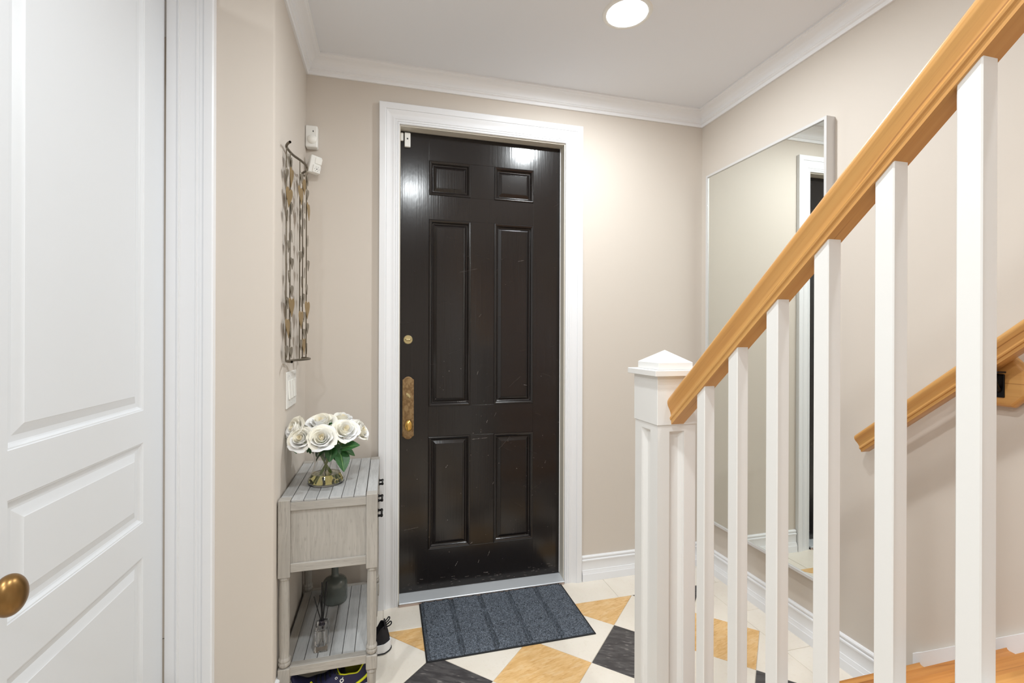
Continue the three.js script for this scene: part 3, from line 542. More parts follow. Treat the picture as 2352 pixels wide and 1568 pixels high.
// ------------------------------------------------------------------ console table
const CX0 = -0.33, CX1 = -0.027, CZ0 = 0.04, CZ1 = 0.5435, CT = 0.6815, SH = 0.148;
{
  const g = group('console_table', [-0.18, 0, 0.29]); tag(g, 'small grey-washed wooden console with three drawers, turned legs and a plank shelf', 'console table');
  const o = (q) => q.translate(0.18, 0, -0.29);
  const P = 0.036;
  const leg = (x, z) => {
    const c = [x, 0, z], r = P / 2;
    const block = rbox(x - r, x + r, 0.436, CT + 0.0008, z - r, z + r, 0.0025, 'y', 2);
    const low = rbox(x - r, x + r, 0.1005, 0.1475, z - r, z + r, 0.004, 'y', 2);
    const upper = creasedLathe([[0.0, 0.44], [0.0135, 0.4395], [0.0158, 0.435], [0.017, 0.432], [0.0165, 0.428], [0.0138, 0.4255], [0.0143, 0.423], [0.0152, 0.405], [0.0158, 0.36], [0.0158, 0.27], [0.0152, 0.21], [0.0144, 0.18], [0.0148, 0.1785], [0.0172, 0.176], [0.0182, 0.1715], [0.0172, 0.1672], [0.0158, 0.166], [0.0158, 0.1645], [0.0176, 0.1625], [0.0186, 0.1575], [0.0174, 0.153], [0.014, 0.15], [0.012, 0.146], [0, 0.146]], 28, c);
    const lower = creasedLathe([[0, 0.103], [0.0128, 0.103], [0.0135, 0.0985], [0.016, 0.096], [0.017, 0.0915], [0.016, 0.0875], [0.0142, 0.0855], [0.0148, 0.08], [0.0142, 0.06], [0.0115, 0.02], [0.0105, 0], [0, 0]], 28, c);
    for (const q of [upper, lower]) { const uv = q.attributes.uv; for (let i = 0; i < uv.count; i++) { const v = uv.getX(i); uv.setXY(i, q.attributes.position.getY(i), v * 0.1); } }
    mesh('leg', o(join([block, low, upper, lower])), M.greyWood, g);
  };
  for (const x of [CX0 + P / 2, CX1 - P / 2]) for (const z of [CZ1 - P / 2, CZ0 + P / 2]) leg(x, z);
  // top: boards running from front to back between two side rails
  const n = 6, a = CX0 + P + 0.0012, b = CX1 - P - 0.0012;
  const rail = (x0, x1) => mesh('top_rail', o(rbox(x0, x1, CT - 0.022, CT - 0.0012, CZ0 + P + 0.0008, CZ1 - P - 0.0008, 0.0012, 'z')), M.greyTop[0], g);
  rail(CX0 + 0.001, CX0 + P - 0.0005); rail(CX1 - P + 0.0005, CX1 - 0.001);
  for (let i = 0; i < n; i++) { const w = (b - a) / n; mesh('top_board', o(rbox(a + i * w + 0.0009, a + (i + 1) * w - 0.0009, CT - 0.007, CT - 0.0005 - R(0, 0.0004), CZ0 + 0.0045, CZ1 - 0.0045, 0.0011, 'z')), M.greyTop[i % 3], g); }
  // end frames, panels and aprons
  for (const [z, s] of [[CZ1 - 0.004, -1], [CZ0 + 0.004, 1]]) {
    const zz = (d) => [Math.min(z, z + s * d), Math.max(z, z + s * d)];
    mesh('end_rail', o(join([rbox(CX0 + P, CX1 - P, 0.647, CT - 0.0075, ...zz(0.02), 0.0012, 'x')])), M.greyWood, g);
    mesh('end_rail', o(rbox(CX0 + P, CX1 - P, 0.4505, 0.4775, ...zz(0.02), 0.0015, 'x')), M.greyWood, g);
    mesh('end_panel', o(box(CX0 + P, CX1 - P, 0.476, 0.649, Math.min(z + s * 0.0075, z + s * 0.018), Math.max(z + s * 0.0075, z + s * 0.018), 'y')), M.greyWood, g);
  }
  mesh('back_panel', o(box(CX0 + 0.006, CX0 + 0.018, 0.4505, CT - 0.021, CZ0 + P, CZ1 - P, 'z')), M.greyWood, g);
  mesh('front_rail', o(rbox(CX1 - 0.022, CX1 - 0.003, 0.4505, 0.475, CZ0 + P, CZ1 - P, 0.0012, 'z')), M.greyWood, g);
  // three drawers along the front
  const dz0 = CZ0 + P + 0.002, dz1 = CZ1 - P - 0.002, w = (dz1 - dz0) / 3;
  [0.478, 0.316, 0.078].forEach((hz, i) => {
    const z1 = dz1 - i * w, z0 = z1 - w;
    const dr = mesh('drawer', o(rbox(CX1 - 0.02, CX1 - 0.002, 0.477, CT - 0.024, z0 + 0.0015, z1 - 0.0015, 0.002, 'z', 2)), M.greyWood, g);
    const zc = Math.max(z0 + 0.034, Math.min(z1 - 0.034, hz)), y = 0.592, x = CX1 - 0.002;
    const pull = [];
    for (const k of [-0.026, 0.026]) pull.push(creasedLathe([[0, 0], [0.0062, 0], [0.0062, 0.0025], [0.0042, 0.004], [0.004, 0.0105], [0.0052, 0.0125], [0.0052, 0.0165], [0.003, 0.019], [0, 0.019]], 16).rotateZ(-Math.PI / 2).translate(x, y, zc + k));
    pull.push(rod([x + 0.0145, y, zc - 0.034], [x + 0.0145, y, zc + 0.034], 0.0034, 12));
    mesh('drawer_pull', o(join(pull)), M.blackMetal, dr);
  });
  // shelf
  mesh('shelf_rail', o(rbox(CX0 + P - 0.002, CX1 - P + 0.002, SH - 0.028, SH + 0.0005, CZ1 - 0.034, CZ1 - 0.006, 0.0018, 'x', 2)), M.greyWood, g);
  mesh('shelf_rail', o(rbox(CX0 + P - 0.002, CX1 - P + 0.002, SH - 0.028, SH + 0.0005, CZ0 + 0.006, CZ0 + P - 0.0105, 0.0018, 'x', 2)), M.greyWood, g);
  for (const [x0, x1] of [[CX0 + 0.006, CX0 + 0.034], [CX1 - 0.034, CX1 - 0.006]]) mesh('shelf_rail', o(rbox(x0, x1, SH - 0.028, SH + 0.0002, CZ0 + P, CZ1 - P, 0.0018, 'z', 2)), M.greyWood, g);
  const sa = CX0 + 0.0345, sb = CX1 - 0.0345;
  for (let i = 0; i < 6; i++) { const w2 = (sb - sa) / 6; mesh('shelf_board', o(rbox(sa + i * w2 + 0.0009, sa + (i + 1) * w2 - 0.0009, SH - 0.016, SH - R(0, 0.0004), CZ0 + P - 0.01, CZ1 - 0.0346, 0.0011, 'z')), M.greyTop[(i + 1) % 3], g); }
}

// ------------------------------------------------------------------ glass vase with roses
const VX = -0.207, VZ = 0.372, VY = CT + 0.0002;
{
  const g = group('glass_vase', [VX, VY, VZ]); tag(g, 'flared clear glass vase with a little water, holding white roses on the console', 'vase');
  const out = [[0, 0.0005], [0.055, 0.0005], [0.0605, 0.002], [0.0625, 0.008], [0.0605, 0.016], [0.0545, 0.028], [0.047, 0.044], [0.0415, 0.06], [0.0395, 0.074], [0.0405, 0.09], [0.0445, 0.106], [0.05, 0.12]];
  const glass = phys({ color: 0xffffff, transmission: 1, thickness: 0.003, roughness: 0, ior: 1.45 });
  const inside = out.slice(2).map(([r, y]) => [r - 0.0022, Math.max(y, 0.0045)]).reverse();
  mesh('vase_wall', lathe([...out, [0.0495, 0.1212], ...inside, [0.05, 0.0045], [0, 0.0045]], 72), glass, g);
  const base = phys({ color: 0xffffff, transmission: 1, thickness: 0.01, roughness: 0.0, ior: 1.33, attenuationColor: new THREE.Color(0.72, 0.68, 0.3), attenuationDistance: 0.1 });
  mesh('water', lathe([[0, 0.0047], [0.053, 0.0047], [0.0575, 0.0058], [0.0598, 0.0084], [0.0579, 0.0158], [0.052, 0.0277], [0.0487, 0.035], [0.048, 0.0356], [0, 0.0354]], 72), base, g);
}
const petalMats = [0xffffff, 0xfffdf6, 0xfffbee].map((c) => phys({ color: c, roughness: 0.8, transmission: 0.22, thickness: 0 }));
const innerPetalMat = phys({ color: 0xfff6de, roughness: 0.75, transmission: 0.2, thickness: 0 });
const leafMat = phys({
  map: texture(256, 256, (u, v) => { const m = Math.abs(v - 0.5) * 2, vein = Math.abs(((u * 7 + m * 1.1) % 1) - 0.5); let c = mix([30, 74, 34], [48, 100, 44], fbm(u, v, 8, 8, 201, 3)); if (m < 0.045) c = [112, 146, 84]; else if (vein > 0.46) c = mix(c, [76, 124, 64], 0.5); return c; }),
  roughness: 0.42, transmission: 0.15, thickness: 0, side: THREE.DoubleSide,
});
const stemMat = std({ color: 0x6d7f2c, roughness: 0.5 });
function petalGeo(r, h, half, curl, ruff, s, open = 0.55) {
  const nu = 12, nv = 9, pos = [], uv = [], idx = [];
  for (let j = 0; j <= nv; j++) for (let i = 0; i <= nu; i++) {
    const u = i / nu * 2 - 1, v = j / nv;
    const wide = half * (0.35 + 0.75 * Math.sin(Math.min(1, v * 1.15) * 1.75)) * (v > 0.8 ? Math.sqrt(Math.max(0.05, 1 - ((v - 0.8) / 0.2) ** 2 * 0.5)) : 1);
    const a = u * wide;
    const belly = r * (0.28 + open * Math.sin(Math.min(1, v * 1.3) * Math.PI / 2) + (0.72 - open) * v);
    const lip = curl * r * Math.max(0, v - 0.62) ** 1.6 * 2.6 * (1 + 0.45 * Math.abs(u));
    const rad = belly + lip + ruff * r * 0.06 * Math.sin(u * 7 + s) * v * v;
    const y = h * (v - curl * 0.55 * Math.max(0, v - 0.68) ** 1.5 * 2.2 * (0.7 + 0.6 * u * u)) * (1 - 0.13 * u * u * v * (1 + ruff));
    pos.push(Math.sin(a) * rad, y + ruff * 0.05 * h * Math.sin(u * 5 + s * 2) * v * v, Math.cos(a) * rad); uv.push(u, v);
  }
  for (let j = 0; j < nv; j++) for (let i = 0; i < nu; i++) { const k = j * (nu + 1) + i; idx.push(k, k + 1, k + nu + 2, k, k + nu + 2, k + nu + 1); }
  const g = new THREE.BufferGeometry(); g.setAttribute('position', new THREE.Float32BufferAttribute(pos, 3)); g.setAttribute('uv', new THREE.Float32BufferAttribute(uv, 2)); g.setIndex(idx); g.computeVertexNormals();
  return g;
}
const PET = [
  [0.0075, 0.0385, 1.9, 0.02, 0.15, 0, 0.62], [0.0145, 0.0395, 1.5, 0.06, 0.2, 1, 0.62], [0.0215, 0.0405, 1.25, 0.16, 0.3, 2, 0.62], [0.0285, 0.0395, 1.05, 0.34, 0.35, 3, 0.62], [0.0345, 0.0365, 0.95, 0.6, 0.45, 4, 0.6],
].map((p) => petalGeo(...p));
function leafGeo(len, wid, bend) {
  const nu = 22, nv = 8, pos = [], uv = [], idx = [];
  for (let i = 0; i <= nu; i++) for (let j = 0; j <= nv; j++) {
    const t = i / nu, s = j / nv * 2 - 1;
    const w = wid * Math.pow(Math.sin(Math.PI * Math.pow(t, 0.72)), 0.85) * (1 + 0.03 * ((i % 2) ? 1 : -1) * Math.abs(s));
    pos.push(s * w, Math.abs(s) * w * 0.28 - bend * len * t * t, len * t); uv.push(t, (s + 1) / 2);
  }
  for (let i = 0; i < nu; i++) for (let j = 0; j < nv; j++) { const k = i * (nv + 1) + j; idx.push(k, k + nv + 1, k + 1, k + 1, k + nv + 1, k + nv + 2); }
  const g = new THREE.BufferGeometry(); g.setAttribute('position', new THREE.Float32BufferAttribute(pos, 3)); g.setAttribute('uv', new THREE.Float32BufferAttribute(uv, 2)); g.setIndex(idx); g.computeVertexNormals();
  return g;
}
function rose(label, at, dir, size, leaves = [], spin = 0) {
  const g = group('rose', [VX, VY, VZ]); tag(g, label, 'flower', 'white roses in the glass vase');
  const A = V3(...at), D = V3(...dir).normalize(), rel = A.clone().sub(V3(VX, VY, VZ));
  const bloom = new THREE.Group(); bloom.name = 'bloom'; g.add(bloom);
  bloom.position.copy(rel); bloom.quaternion.setFromUnitVectors(V3(0, 1, 0), D); bloom.scale.setScalar(size * 1.08);
  const rings = [[0, 2, 0.002], [1, 3, 0.001], [2, 4, 0], [3, 5, -0.003], [4, 6, -0.007]];
  let a0 = spin;
  for (const [k, n, dy] of rings) for (let i = 0; i < n; i++) {
    const m = mesh('petal', PET[k], k < 1 ? innerPetalMat : petalMats[(i + k) % 3], bloom);
    m.rotation.y = a0 + i / n * Math.PI * 2 + R(-0.14, 0.14); m.rotation.x = R(-0.05, 0.05); m.position.y = dy - 0.016 + R(-0.0012, 0.0012); a0 += 0.55;
    const s = R(0.95, 1.06); m.scale.set(s, R(0.95, 1.05), s);
  }
  const bud = creasedLathe([[0, 0.0125], [0.0022, 0.0115], [0.0045, 0.006], [0.0055, -0.002], [0.004, -0.012], [0, -0.013]], 14); mesh('bud', bud, innerPetalMat, bloom);
  const cal = lathe([[0, -0.024], [0.0045, -0.023], [0.007, -0.0185], [0.0085, -0.0135], [0.006, -0.012], [0, -0.012]], 14); mesh('calyx', cal, stemMat, bloom);
  const neck = rel.clone().addScaledVector(D, -0.022 * size), k = Math.atan2(rel.x, rel.z) + Math.PI + R(-0.5, 0.5), rr = R(0.024, 0.046);
  mesh('stem', tube([neck, neck.clone().lerp(V3(0, 0.09, 0), 0.55), V3(Math.sin(k) * -0.008, 0.078, Math.cos(k) * -0.008), V3(Math.sin(k) * rr, 0.0075, Math.cos(k) * rr)], 0.0029, 22, 7), stemMat, g);
  for (const [b, tip, wid, bend, roll] of leaves) {
    const B = V3(...b).sub(V3(VX, VY, VZ)), T = V3(...tip).sub(V3(VX, VY, VZ)), d = T.clone().sub(B), len = d.length();
    const m = mesh('leaf', leafGeo(len, wid * 1.15, bend), leafMat, g);
    const z = d.clone().normalize(), x = new THREE.Vector3().crossVectors(V3(0, 1, 0.15).normalize(), z).normalize(), y = new THREE.Vector3().crossVectors(z, x);
    m.quaternion.setFromRotationMatrix(new THREE.Matrix4().makeBasis(x, y, z)); m.rotateZ(roll || 0); m.position.copy(B);
  }
  return g;
}
// pixel to point at a given world z (used once, to lay the bouquet out)
const K = (u, v, z) => { const xr = (u - 1176) / F, yr = (HORIZON - v) / F, c = Math.cos(PSI), s = Math.sin(PSI), x = xr * c + s, zz = xr * s - c, t = (z - 2.168) / zz; return [x * t, 1.2 + yr * t, z]; };
rose('white rose at the far left of the bouquet, turned towards the wall', K(681, 987, 0.42), [-0.75, 0.45, 0.55], 0.84, [[K(676, 1010, 0.4), K(654, 1008, 0.4), 0.012, 0.1, 0.4], [K(668, 1022, 0.41), K(684, 1040, 0.43), 0.011, 0.2, 0]], 0.3);
rose('open white rose low at the front left of the bouquet', K(694, 1011, 0.455), [-0.3, 0.6, 0.85], 0.9, [[K(752, 1030, 0.36), K(722, 1060, 0.355), 0.017, 0.1, 0.3], [K(722, 1028, 0.42), K(706, 1037, 0.46), 0.012, 0.15, 0]], 1.1);
rose('open white rose in the front middle, just above the vase rim', K(740, 1009, 0.465), [0.02, 0.62, 0.8], 0.94, [[K(768, 1024, 0.43), K(731, 1046, 0.45), 0.019, 0.12, 0.1], [K(765, 1026, 0.44), K(757, 1062, 0.465), 0.018, 0.1, -0.2], [K(764, 1025, 0.43), K(726, 1037, 0.455), 0.014, 0.12, 0.2], [K(752, 1036, 0.4), K(727, 1052, 0.4), 0.015, 0.1, 0.3]], 2.0);
rose('white rose high in the middle of the bouquet', K(739, 974, 0.375), [-0.05, 0.9, 0.35], 1.0, [[K(766, 1022, 0.4), K(742, 1062, 0.41), 0.02, 0.1, 0.2], [K(772, 1024, 0.37), K(742, 1040, 0.35), 0.018, 0.1, 0], [K(700, 985, 0.36), K(713, 967, 0.345), 0.009, 0.1, 0], [K(762, 990, 0.38), K(759, 966, 0.39), 0.007, 0.05, 1.2]], 0.7);
rose('white rose right of the middle above the large green leaves', K(794, 992, 0.42), [0.25, 0.72, 0.6], 0.97, [[K(782, 1030, 0.43), K(826, 1020, 0.45), 0.021, 0.12, 0.5], [K(781, 1035, 0.43), K(793, 1083, 0.475), 0.0235, 0.1, -0.2], [K(792, 1034, 0.41), K(818, 1046, 0.4), 0.015, 0.1, 0.4]], 2.6);
rose('ruffled white rose at the back, topmost of the bouquet', K(787, 966, 0.31), [0.2, 0.92, 0.1], 0.92, [[K(770, 1018, 0.43), K(772, 1058, 0.455), 0.019, 0.1, -0.3], [K(774, 1014, 0.36), K(800, 1042, 0.34), 0.018, 0.1, 0.2], [K(775, 1005, 0.38), K(766, 1038, 0.4), 0.016, 0.15, 0.6], [K(790, 1040, 0.38), K(802, 1052, 0.38), 0.012, 0.1, 0.3]], 3.3);
rose('white rose at the far right of the bouquet, turned sideways', K(827, 990, 0.35), [0.85, 0.5, 0.25], 0.84, [[K(768, 1010, 0.43), K(757, 1044, 0.46), 0.016, 0.1, 0.5], [K(812, 985, 0.36), K(821, 977, 0.36), 0.007, 0, 0.2], [K(770, 1020, 0.42), K(751, 1030, 0.44), 0.014, 0.1, 0.8]], 4.1);
rose('half hidden white rose between the left and the high middle rose', K(711, 986, 0.36), [-0.3, 0.85, 0.3], 0.78, [[K(725, 1025, 0.39), K(712, 1042, 0.42), 0.014, 0.1, 0.2], [K(740, 1030, 0.36), K(724, 1050, 0.34), 0.015, 0.1, 0]], 5.0);

// ------------------------------------------------------------------ things on the shelf
{
  const g = group('glass_bottle', [-0.196, SH, 0.166]); tag(g, 'round smoky grey-green glass bottle at the back of the console shelf', 'bottle');
  const m = phys({ color: 0x6c736f, roughness: 0.12, transmission: 0.25, thickness: 0, clearcoat: 0.5, clearcoatRoughness: 0.05 });
  mesh('bottle_body', lathe([[0, 0.0005], [0.041, 0.0005], [0.0455, 0.003], [0.047, 0.009], [0.047, 0.066], [0.0465, 0.074], [0.0435, 0.0835], [0.036, 0.091], [0.026, 0.0955], [0.018, 0.098], [0.0145, 0.102], [0.0135, 0.108], [0.0135, 0.15], [0.0155, 0.155], [0.0155, 0.161], [0.0125, 0.162], [0.0118, 0.15], [0.0118, 0.11], [0, 0.108]], 56), m, g);
}
{
  const x = -0.2095, z = 0.452, g = group('reed_diffuser', [x, SH, z]); tag(g, 'clear rectangular glass reed diffuser with black sticks on the console shelf', 'diffuser');
  const glass = phys({ color: 0xffffff, transmission: 1, thickness: 0.03, roughness: 0.0, ior: 1.5 });
  // thick-walled block: the outer skin and, turned inside out, the cavity
  const cave = new RoundedBoxGeometry(0.027, 0.052, 0.046, 3, 0.003).translate(0, 0.0405, 0);
  for (const k of ['position', 'normal', 'uv']) { const q = cave.attributes[k]; for (let i = 0; i < q.count; i += 3) for (let c = 0; c < q.itemSize; c++) { const t = q.getComponent(i + 1, c); q.setComponent(i + 1, c, q.getComponent(i + 2, c)); q.setComponent(i + 2, c, t); } }
  { const q = cave.attributes.normal; for (let i = 0; i < q.count; i++) q.setXYZ(i, -q.getX(i), -q.getY(i), -q.getZ(i)); }
  mesh('glass_block', join([new RoundedBoxGeometry(0.043, 0.074, 0.068, 3, 0.0025).translate(0, 0.0372, 0), cave]), glass, g);
  const neck = mesh('neck', creasedLathe([[0.0, 0.0742], [0.0105, 0.0742], [0.0105, 0.076], [0.0085, 0.077], [0.0085, 0.0855], [0.0105, 0.087], [0.0105, 0.0895], [0.0072, 0.09], [0.0066, 0.088], [0, 0.0875]], 28), std({ color: 0x55525a, roughness: 0.15, metalness: 0.7 }), g);
  neck.userData.label = 'dark glossy bottle neck';
  const reed = std({ color: 0x121114, roughness: 0.75 });
  for (const [b, t] of [[[0.002, 0, 0], [0.0, 0.219, 0.004]], [[-0.003, 0, 0.002], [-0.024, 0.178, 0.012]], [[0.0, 0, -0.003], [-0.006, 0.176, 0.004]], [[0.003, 0, 0.001], [0.0165, 0.219, 0.0]], [[0.003, 0, -0.002], [0.0125, 0.216, -0.004]], [[-0.002, 0, -0.001], [-0.001, 0.2, -0.006]]]) mesh('reed', rod([b[0], 0.0885, b[2]], t, 0.0018, 8), reed, g);
mesh('reed', rod([0.004, 0.0185, 0.004], [0.001, 0.0655, 0], 0.0019, 8), reed, g);
}

// ------------------------------------------------------------------ shoes
// sections along the shoe: t 0 heel .. 1 toe; built along +x, heel at x = 0, y up, z across
function shoe(g, L, mats, o) {
  const prof = (t, pts) => { for (let i = 0; i + 1 < pts.length; i++) if (t <= pts[i + 1][0]) { const k = (t - pts[i][0]) / (pts[i + 1][0] - pts[i][0]); return pts[i][1] + (pts[i + 1][1] - pts[i][1]) * (k * k * (3 - 2 * k)); } return pts[pts.length - 1][1]; };
  const half = (t) => 0.5 * Math.min(1, Math.sqrt(Math.max(0, t / 0.09))) * Math.min(1, Math.sqrt(Math.max(0, (1 - t) / 0.16))) * prof(t, [[0, 0.062], [0.2, 0.068], [0.45, 0.074], [0.7, 0.096], [0.85, 0.088], [1, 0.07]]) / 1;
  const lift = (t) => o.spring * Math.max(0, t - 0.75) ** 2 * 16 * 0.06;
  const soleH = (t) => prof(t, [[0, o.sole * 1.1], [0.4, o.sole], [1, o.sole * 0.9]]);
  const topH = (t) => prof(t, [[0, o.heel], [0.1, o.heel * 0.97], [0.22, o.ankle], [0.34, o.ankle * 1.06], [0.45, o.throat], [0.62, o.throat * 0.76], [0.82, 0.056], [0.95, 0.046], [1, 0.036]]);
  const open = (t) => (1 - sm(t, 0.36, 0.46)) * sm(t, 0.0, 0.05);
  const N = 44, outline = (t, e) => half(t) + e;
  // sole
  const shp = new THREE.Shape(); const pts = [];
  for (let i = 0; i <= N; i++) { const t = i / N; pts.push([t * L, outline(t, 0.003) + (i === 0 || i === N ? 0.001 : 0)]); }
  const ring = [...pts.map(([x, z]) => [x, z]), ...pts.slice().reverse().map(([x, z]) => [x, -z])].filter(([x, z], i, a) => i === 0 || Math.hypot(x - a[i - 1][0], z - a[i - 1][1]) > 1e-4);
  shp.setFromPoints(ring.map(([x, z]) => new THREE.Vector2(x, z)));
  const sg = new THREE.ExtrudeGeometry(shp, { depth: 1, bevelEnabled: false, steps: 3 });
  { const p = sg.attributes.position; for (let i = 0; i < p.count; i++) { const x = p.getX(i), z = p.getY(i), k = p.getZ(i), t = Math.max(0, Math.min(1, x / L)); const pull = k > 0.9 || k < 0.1 ? 0.985 : 1.012; p.setXYZ(i, x, lift(t) + k * soleH(t), z * pull); } }
  mesh('sole', toCreasedNormals(sg.index ? sg.toNonIndexed() : (sg.computeVertexNormals(), sg), 0.7), mats.sole, g);
  if (mats.line) { const lp = ring.map(([x, z]) => V3(x, lift(x / L) + soleH(x / L) * 0.12, z * 1.01)); mesh('outsole', tube(lp, 0.0026, 160, 6, true), mats.line, g); }
  // upper and lining from one section per station
  const up = [], inn = [], Q = 18;
  for (let i = 0; i <= N; i++) {
    const t = Math.max(0.004, Math.min(0.996, i / N)), h = half(t), y0 = lift(t) + soleH(t) * 0.7, H = topH(t), w = open(t), U = [], I = [];
    for (let k = 0; k <= Q; k++) {
      const a = k / Q * Math.PI; // 0 right foot edge, pi left
      const ex = Math.sign(Math.cos(a)) * Math.pow(Math.abs(Math.cos(a)), 0.62), ey = Math.pow(Math.sin(a), 0.62);
      const dome = [ex * h * (1 - 0.12 * ey), y0 + (H + lift(t) - y0) * ey];
      // open part: straight wall up to the rim, the middle of the section folds back down inside
      const side = Math.sign(Math.cos(a)) || 1, f = Math.min(1, Math.sin(a) / 0.8);
      const wall = [side * h * (1 - 0.3 * f + 0.14 * f * f), y0 + (H - y0) * Math.sin(f * Math.PI / 2)];
      const mid = Math.abs(Math.cos(a)) < 0.6;
      const p = mid ? [wall[0] * (1 - w) * 0 + (w * side * h * 0.84 * Math.min(1, Math.abs(Math.cos(a)) / 0.6 + 0.98) + (1 - w) * dome[0]), w * H + (1 - w) * dome[1]] : [w * wall[0] + (1 - w) * dome[0], w * wall[1] + (1 - w) * dome[1]];
      const lean = (1 - sm(t, 0, 0.2)) * 0.017 * Math.max(0, Math.min(1, (p[1] - y0) / (o.heel - y0)));
      U.push([t * L + lean, p[1], p[0]]);
    }
    up.push(U);
    // lining: a trough inside the opening
    for (let k = 0; k <= 10; k++) { const s = k / 10 * 2 - 1, d = 1 - s * s; I.push([t * L + (1 - sm(t, 0, 0.2)) * 0.016, H + lift(t) * 0 - 0.0008 - (H - y0 - 0.008) * Math.pow(d, 0.35) * Math.max(w, 0), s * h * 0.83]); }
    inn.push(I);
  }
  const skin = (rows, skip) => { const pos = [], uv = []; for (let i = 0; i + 1 < rows.length; i++) for (let k = 0; k + 1 < rows[i].length; k++) { if (skip(i, k)) continue; const a = rows[i][k], b = rows[i + 1][k], c = rows[i + 1][k + 1], d = rows[i][k + 1]; for (const q of [a, c, b, a, d, c]) { pos.push(...q); uv.push(q[0], q[1] + q[2]); } } const gg = new THREE.BufferGeometry(); gg.setAttribute('position', new THREE.Float32BufferAttribute(pos, 3)); gg.setAttribute('uv', new THREE.Float32BufferAttribute(uv, 2)); const w = mergeVertices(gg, 1e-5); w.computeVertexNormals(); return w; };
  mesh('upper', skin(up, (i, k) => open((i + 0.5) / N) > 0.5 && k > 4 && k < Q - 5), mats.upper, g);
  mesh('lining', skin(inn, (i) => open((i + 0.5) / N) <= 0.02), mats.lining, g);
  // rim round the opening
  const rim = [];
  for (let i = 1; i <= 18; i++) { const t = i / N; rim.push(V3(t * L + (1 - sm(t, 0, 0.2)) * 0.017, topH(t) + 0.0004, half(t) * 0.84)); }
  const rim2 = rim.slice().reverse().map((p) => V3(p.x, p.y, -p.z));
  const tRim = 18 / N;
  mesh('collar', tube([...rim, V3(tRim * L + 0.008, topH(tRim) + 0.001, 0), ...rim2, V3(0.0195, topH(0) + 0.0006, 0)], o.rim, 150, 7, true), mats.rim, g);
  // laces
  for (let i = 0; i < 5; i++) { const t = 0.47 + i * 0.052, w = half(t) * 0.52, y = topH(t) - 0.001; mesh('lace', tube([[t * L, y - 0.004, -w], [t * L + 0.004, y + 0.003, -w * 0.4], [t * L + 0.002, y + 0.004, w * 0.4], [t * L, y - 0.004, w]], 0.0024, 16, 6), mats.lace, g); }
  // tongue
  const tg = new THREE.CylinderGeometry(0.03, 0.03, 0.06, 16, 1, true, -0.75, 1.5); tg.rotateX(Math.PI / 2); tg.rotateZ(Math.PI / 2);
  mesh('tongue', rbox(0.36 * L, 0.5 * L, 0, 0.005, -0.021, 0.021, 0.0024, 'x', 2).rotateZ(-0.3).translate(0, topH(0.4) + 0.016, 0), mats.tongue, g);
  return { half, topH, lift, soleH };
}
const canvasBump = texture(128, 128, (u, v) => 0.5 + 0.25 * Math.sin(u * 2 * Math.PI * 32) + 0.25 * Math.sin(v * 2 * Math.PI * 32), false, [8, 8]);
{
  const g = group('black_sneaker', [0.0205, 0, 0.287], Math.PI); tag(g, 'black canvas sneaker with white sole on the floor beside the console leg', 'shoe');
  const black = std({ color: 0x1f1d21, roughness: 0.85, bumpMap: canvasBump, bumpScale: 0.0004 });
  shoe(g, 0.275, { sole: std({ color: 0xefeff0, roughness: 0.5 }), line: std({ color: 0x1a1a1c, roughness: 0.7 }), upper: black, lining: std({ color: 0x141316, roughness: 0.95 }), rim: black, lace: std({ color: 0x19181b, roughness: 0.8 }), tongue: black }, { sole: 0.034, spring: 0.5, heel: 0.096, ankle: 0.064, throat: 0.08, rim: 0.0026 });
  const loop = (x, y, z, s, tw) => mesh('pull_loop', tube([[0, 0, 0], [-0.007, 0.006, 0], [-0.014, 0.012, 0.001], [-0.0185, 0.008, 0.001], [-0.0165, 0.0015, 0], [-0.009, -0.005, 0], [-0.002, -0.008, 0]].map(([a, b, c]) => V3(x + a * s, y + b * s, z + c + tw * a)), 0.0024, 30, 7), black, g);
  loop(0.016, 0.089, 0.006, 0.95, 0.2); loop(0.022, 0.113, -0.012, 0.9, -0.4);
  mesh('heel_tab', rbox(0.0, 0.006, 0.085, 0.12, -0.02, 0.0, 0.0028, 'y', 2).rotateZ(-0.12).translate(0.008, 0, 0), black, g);
}
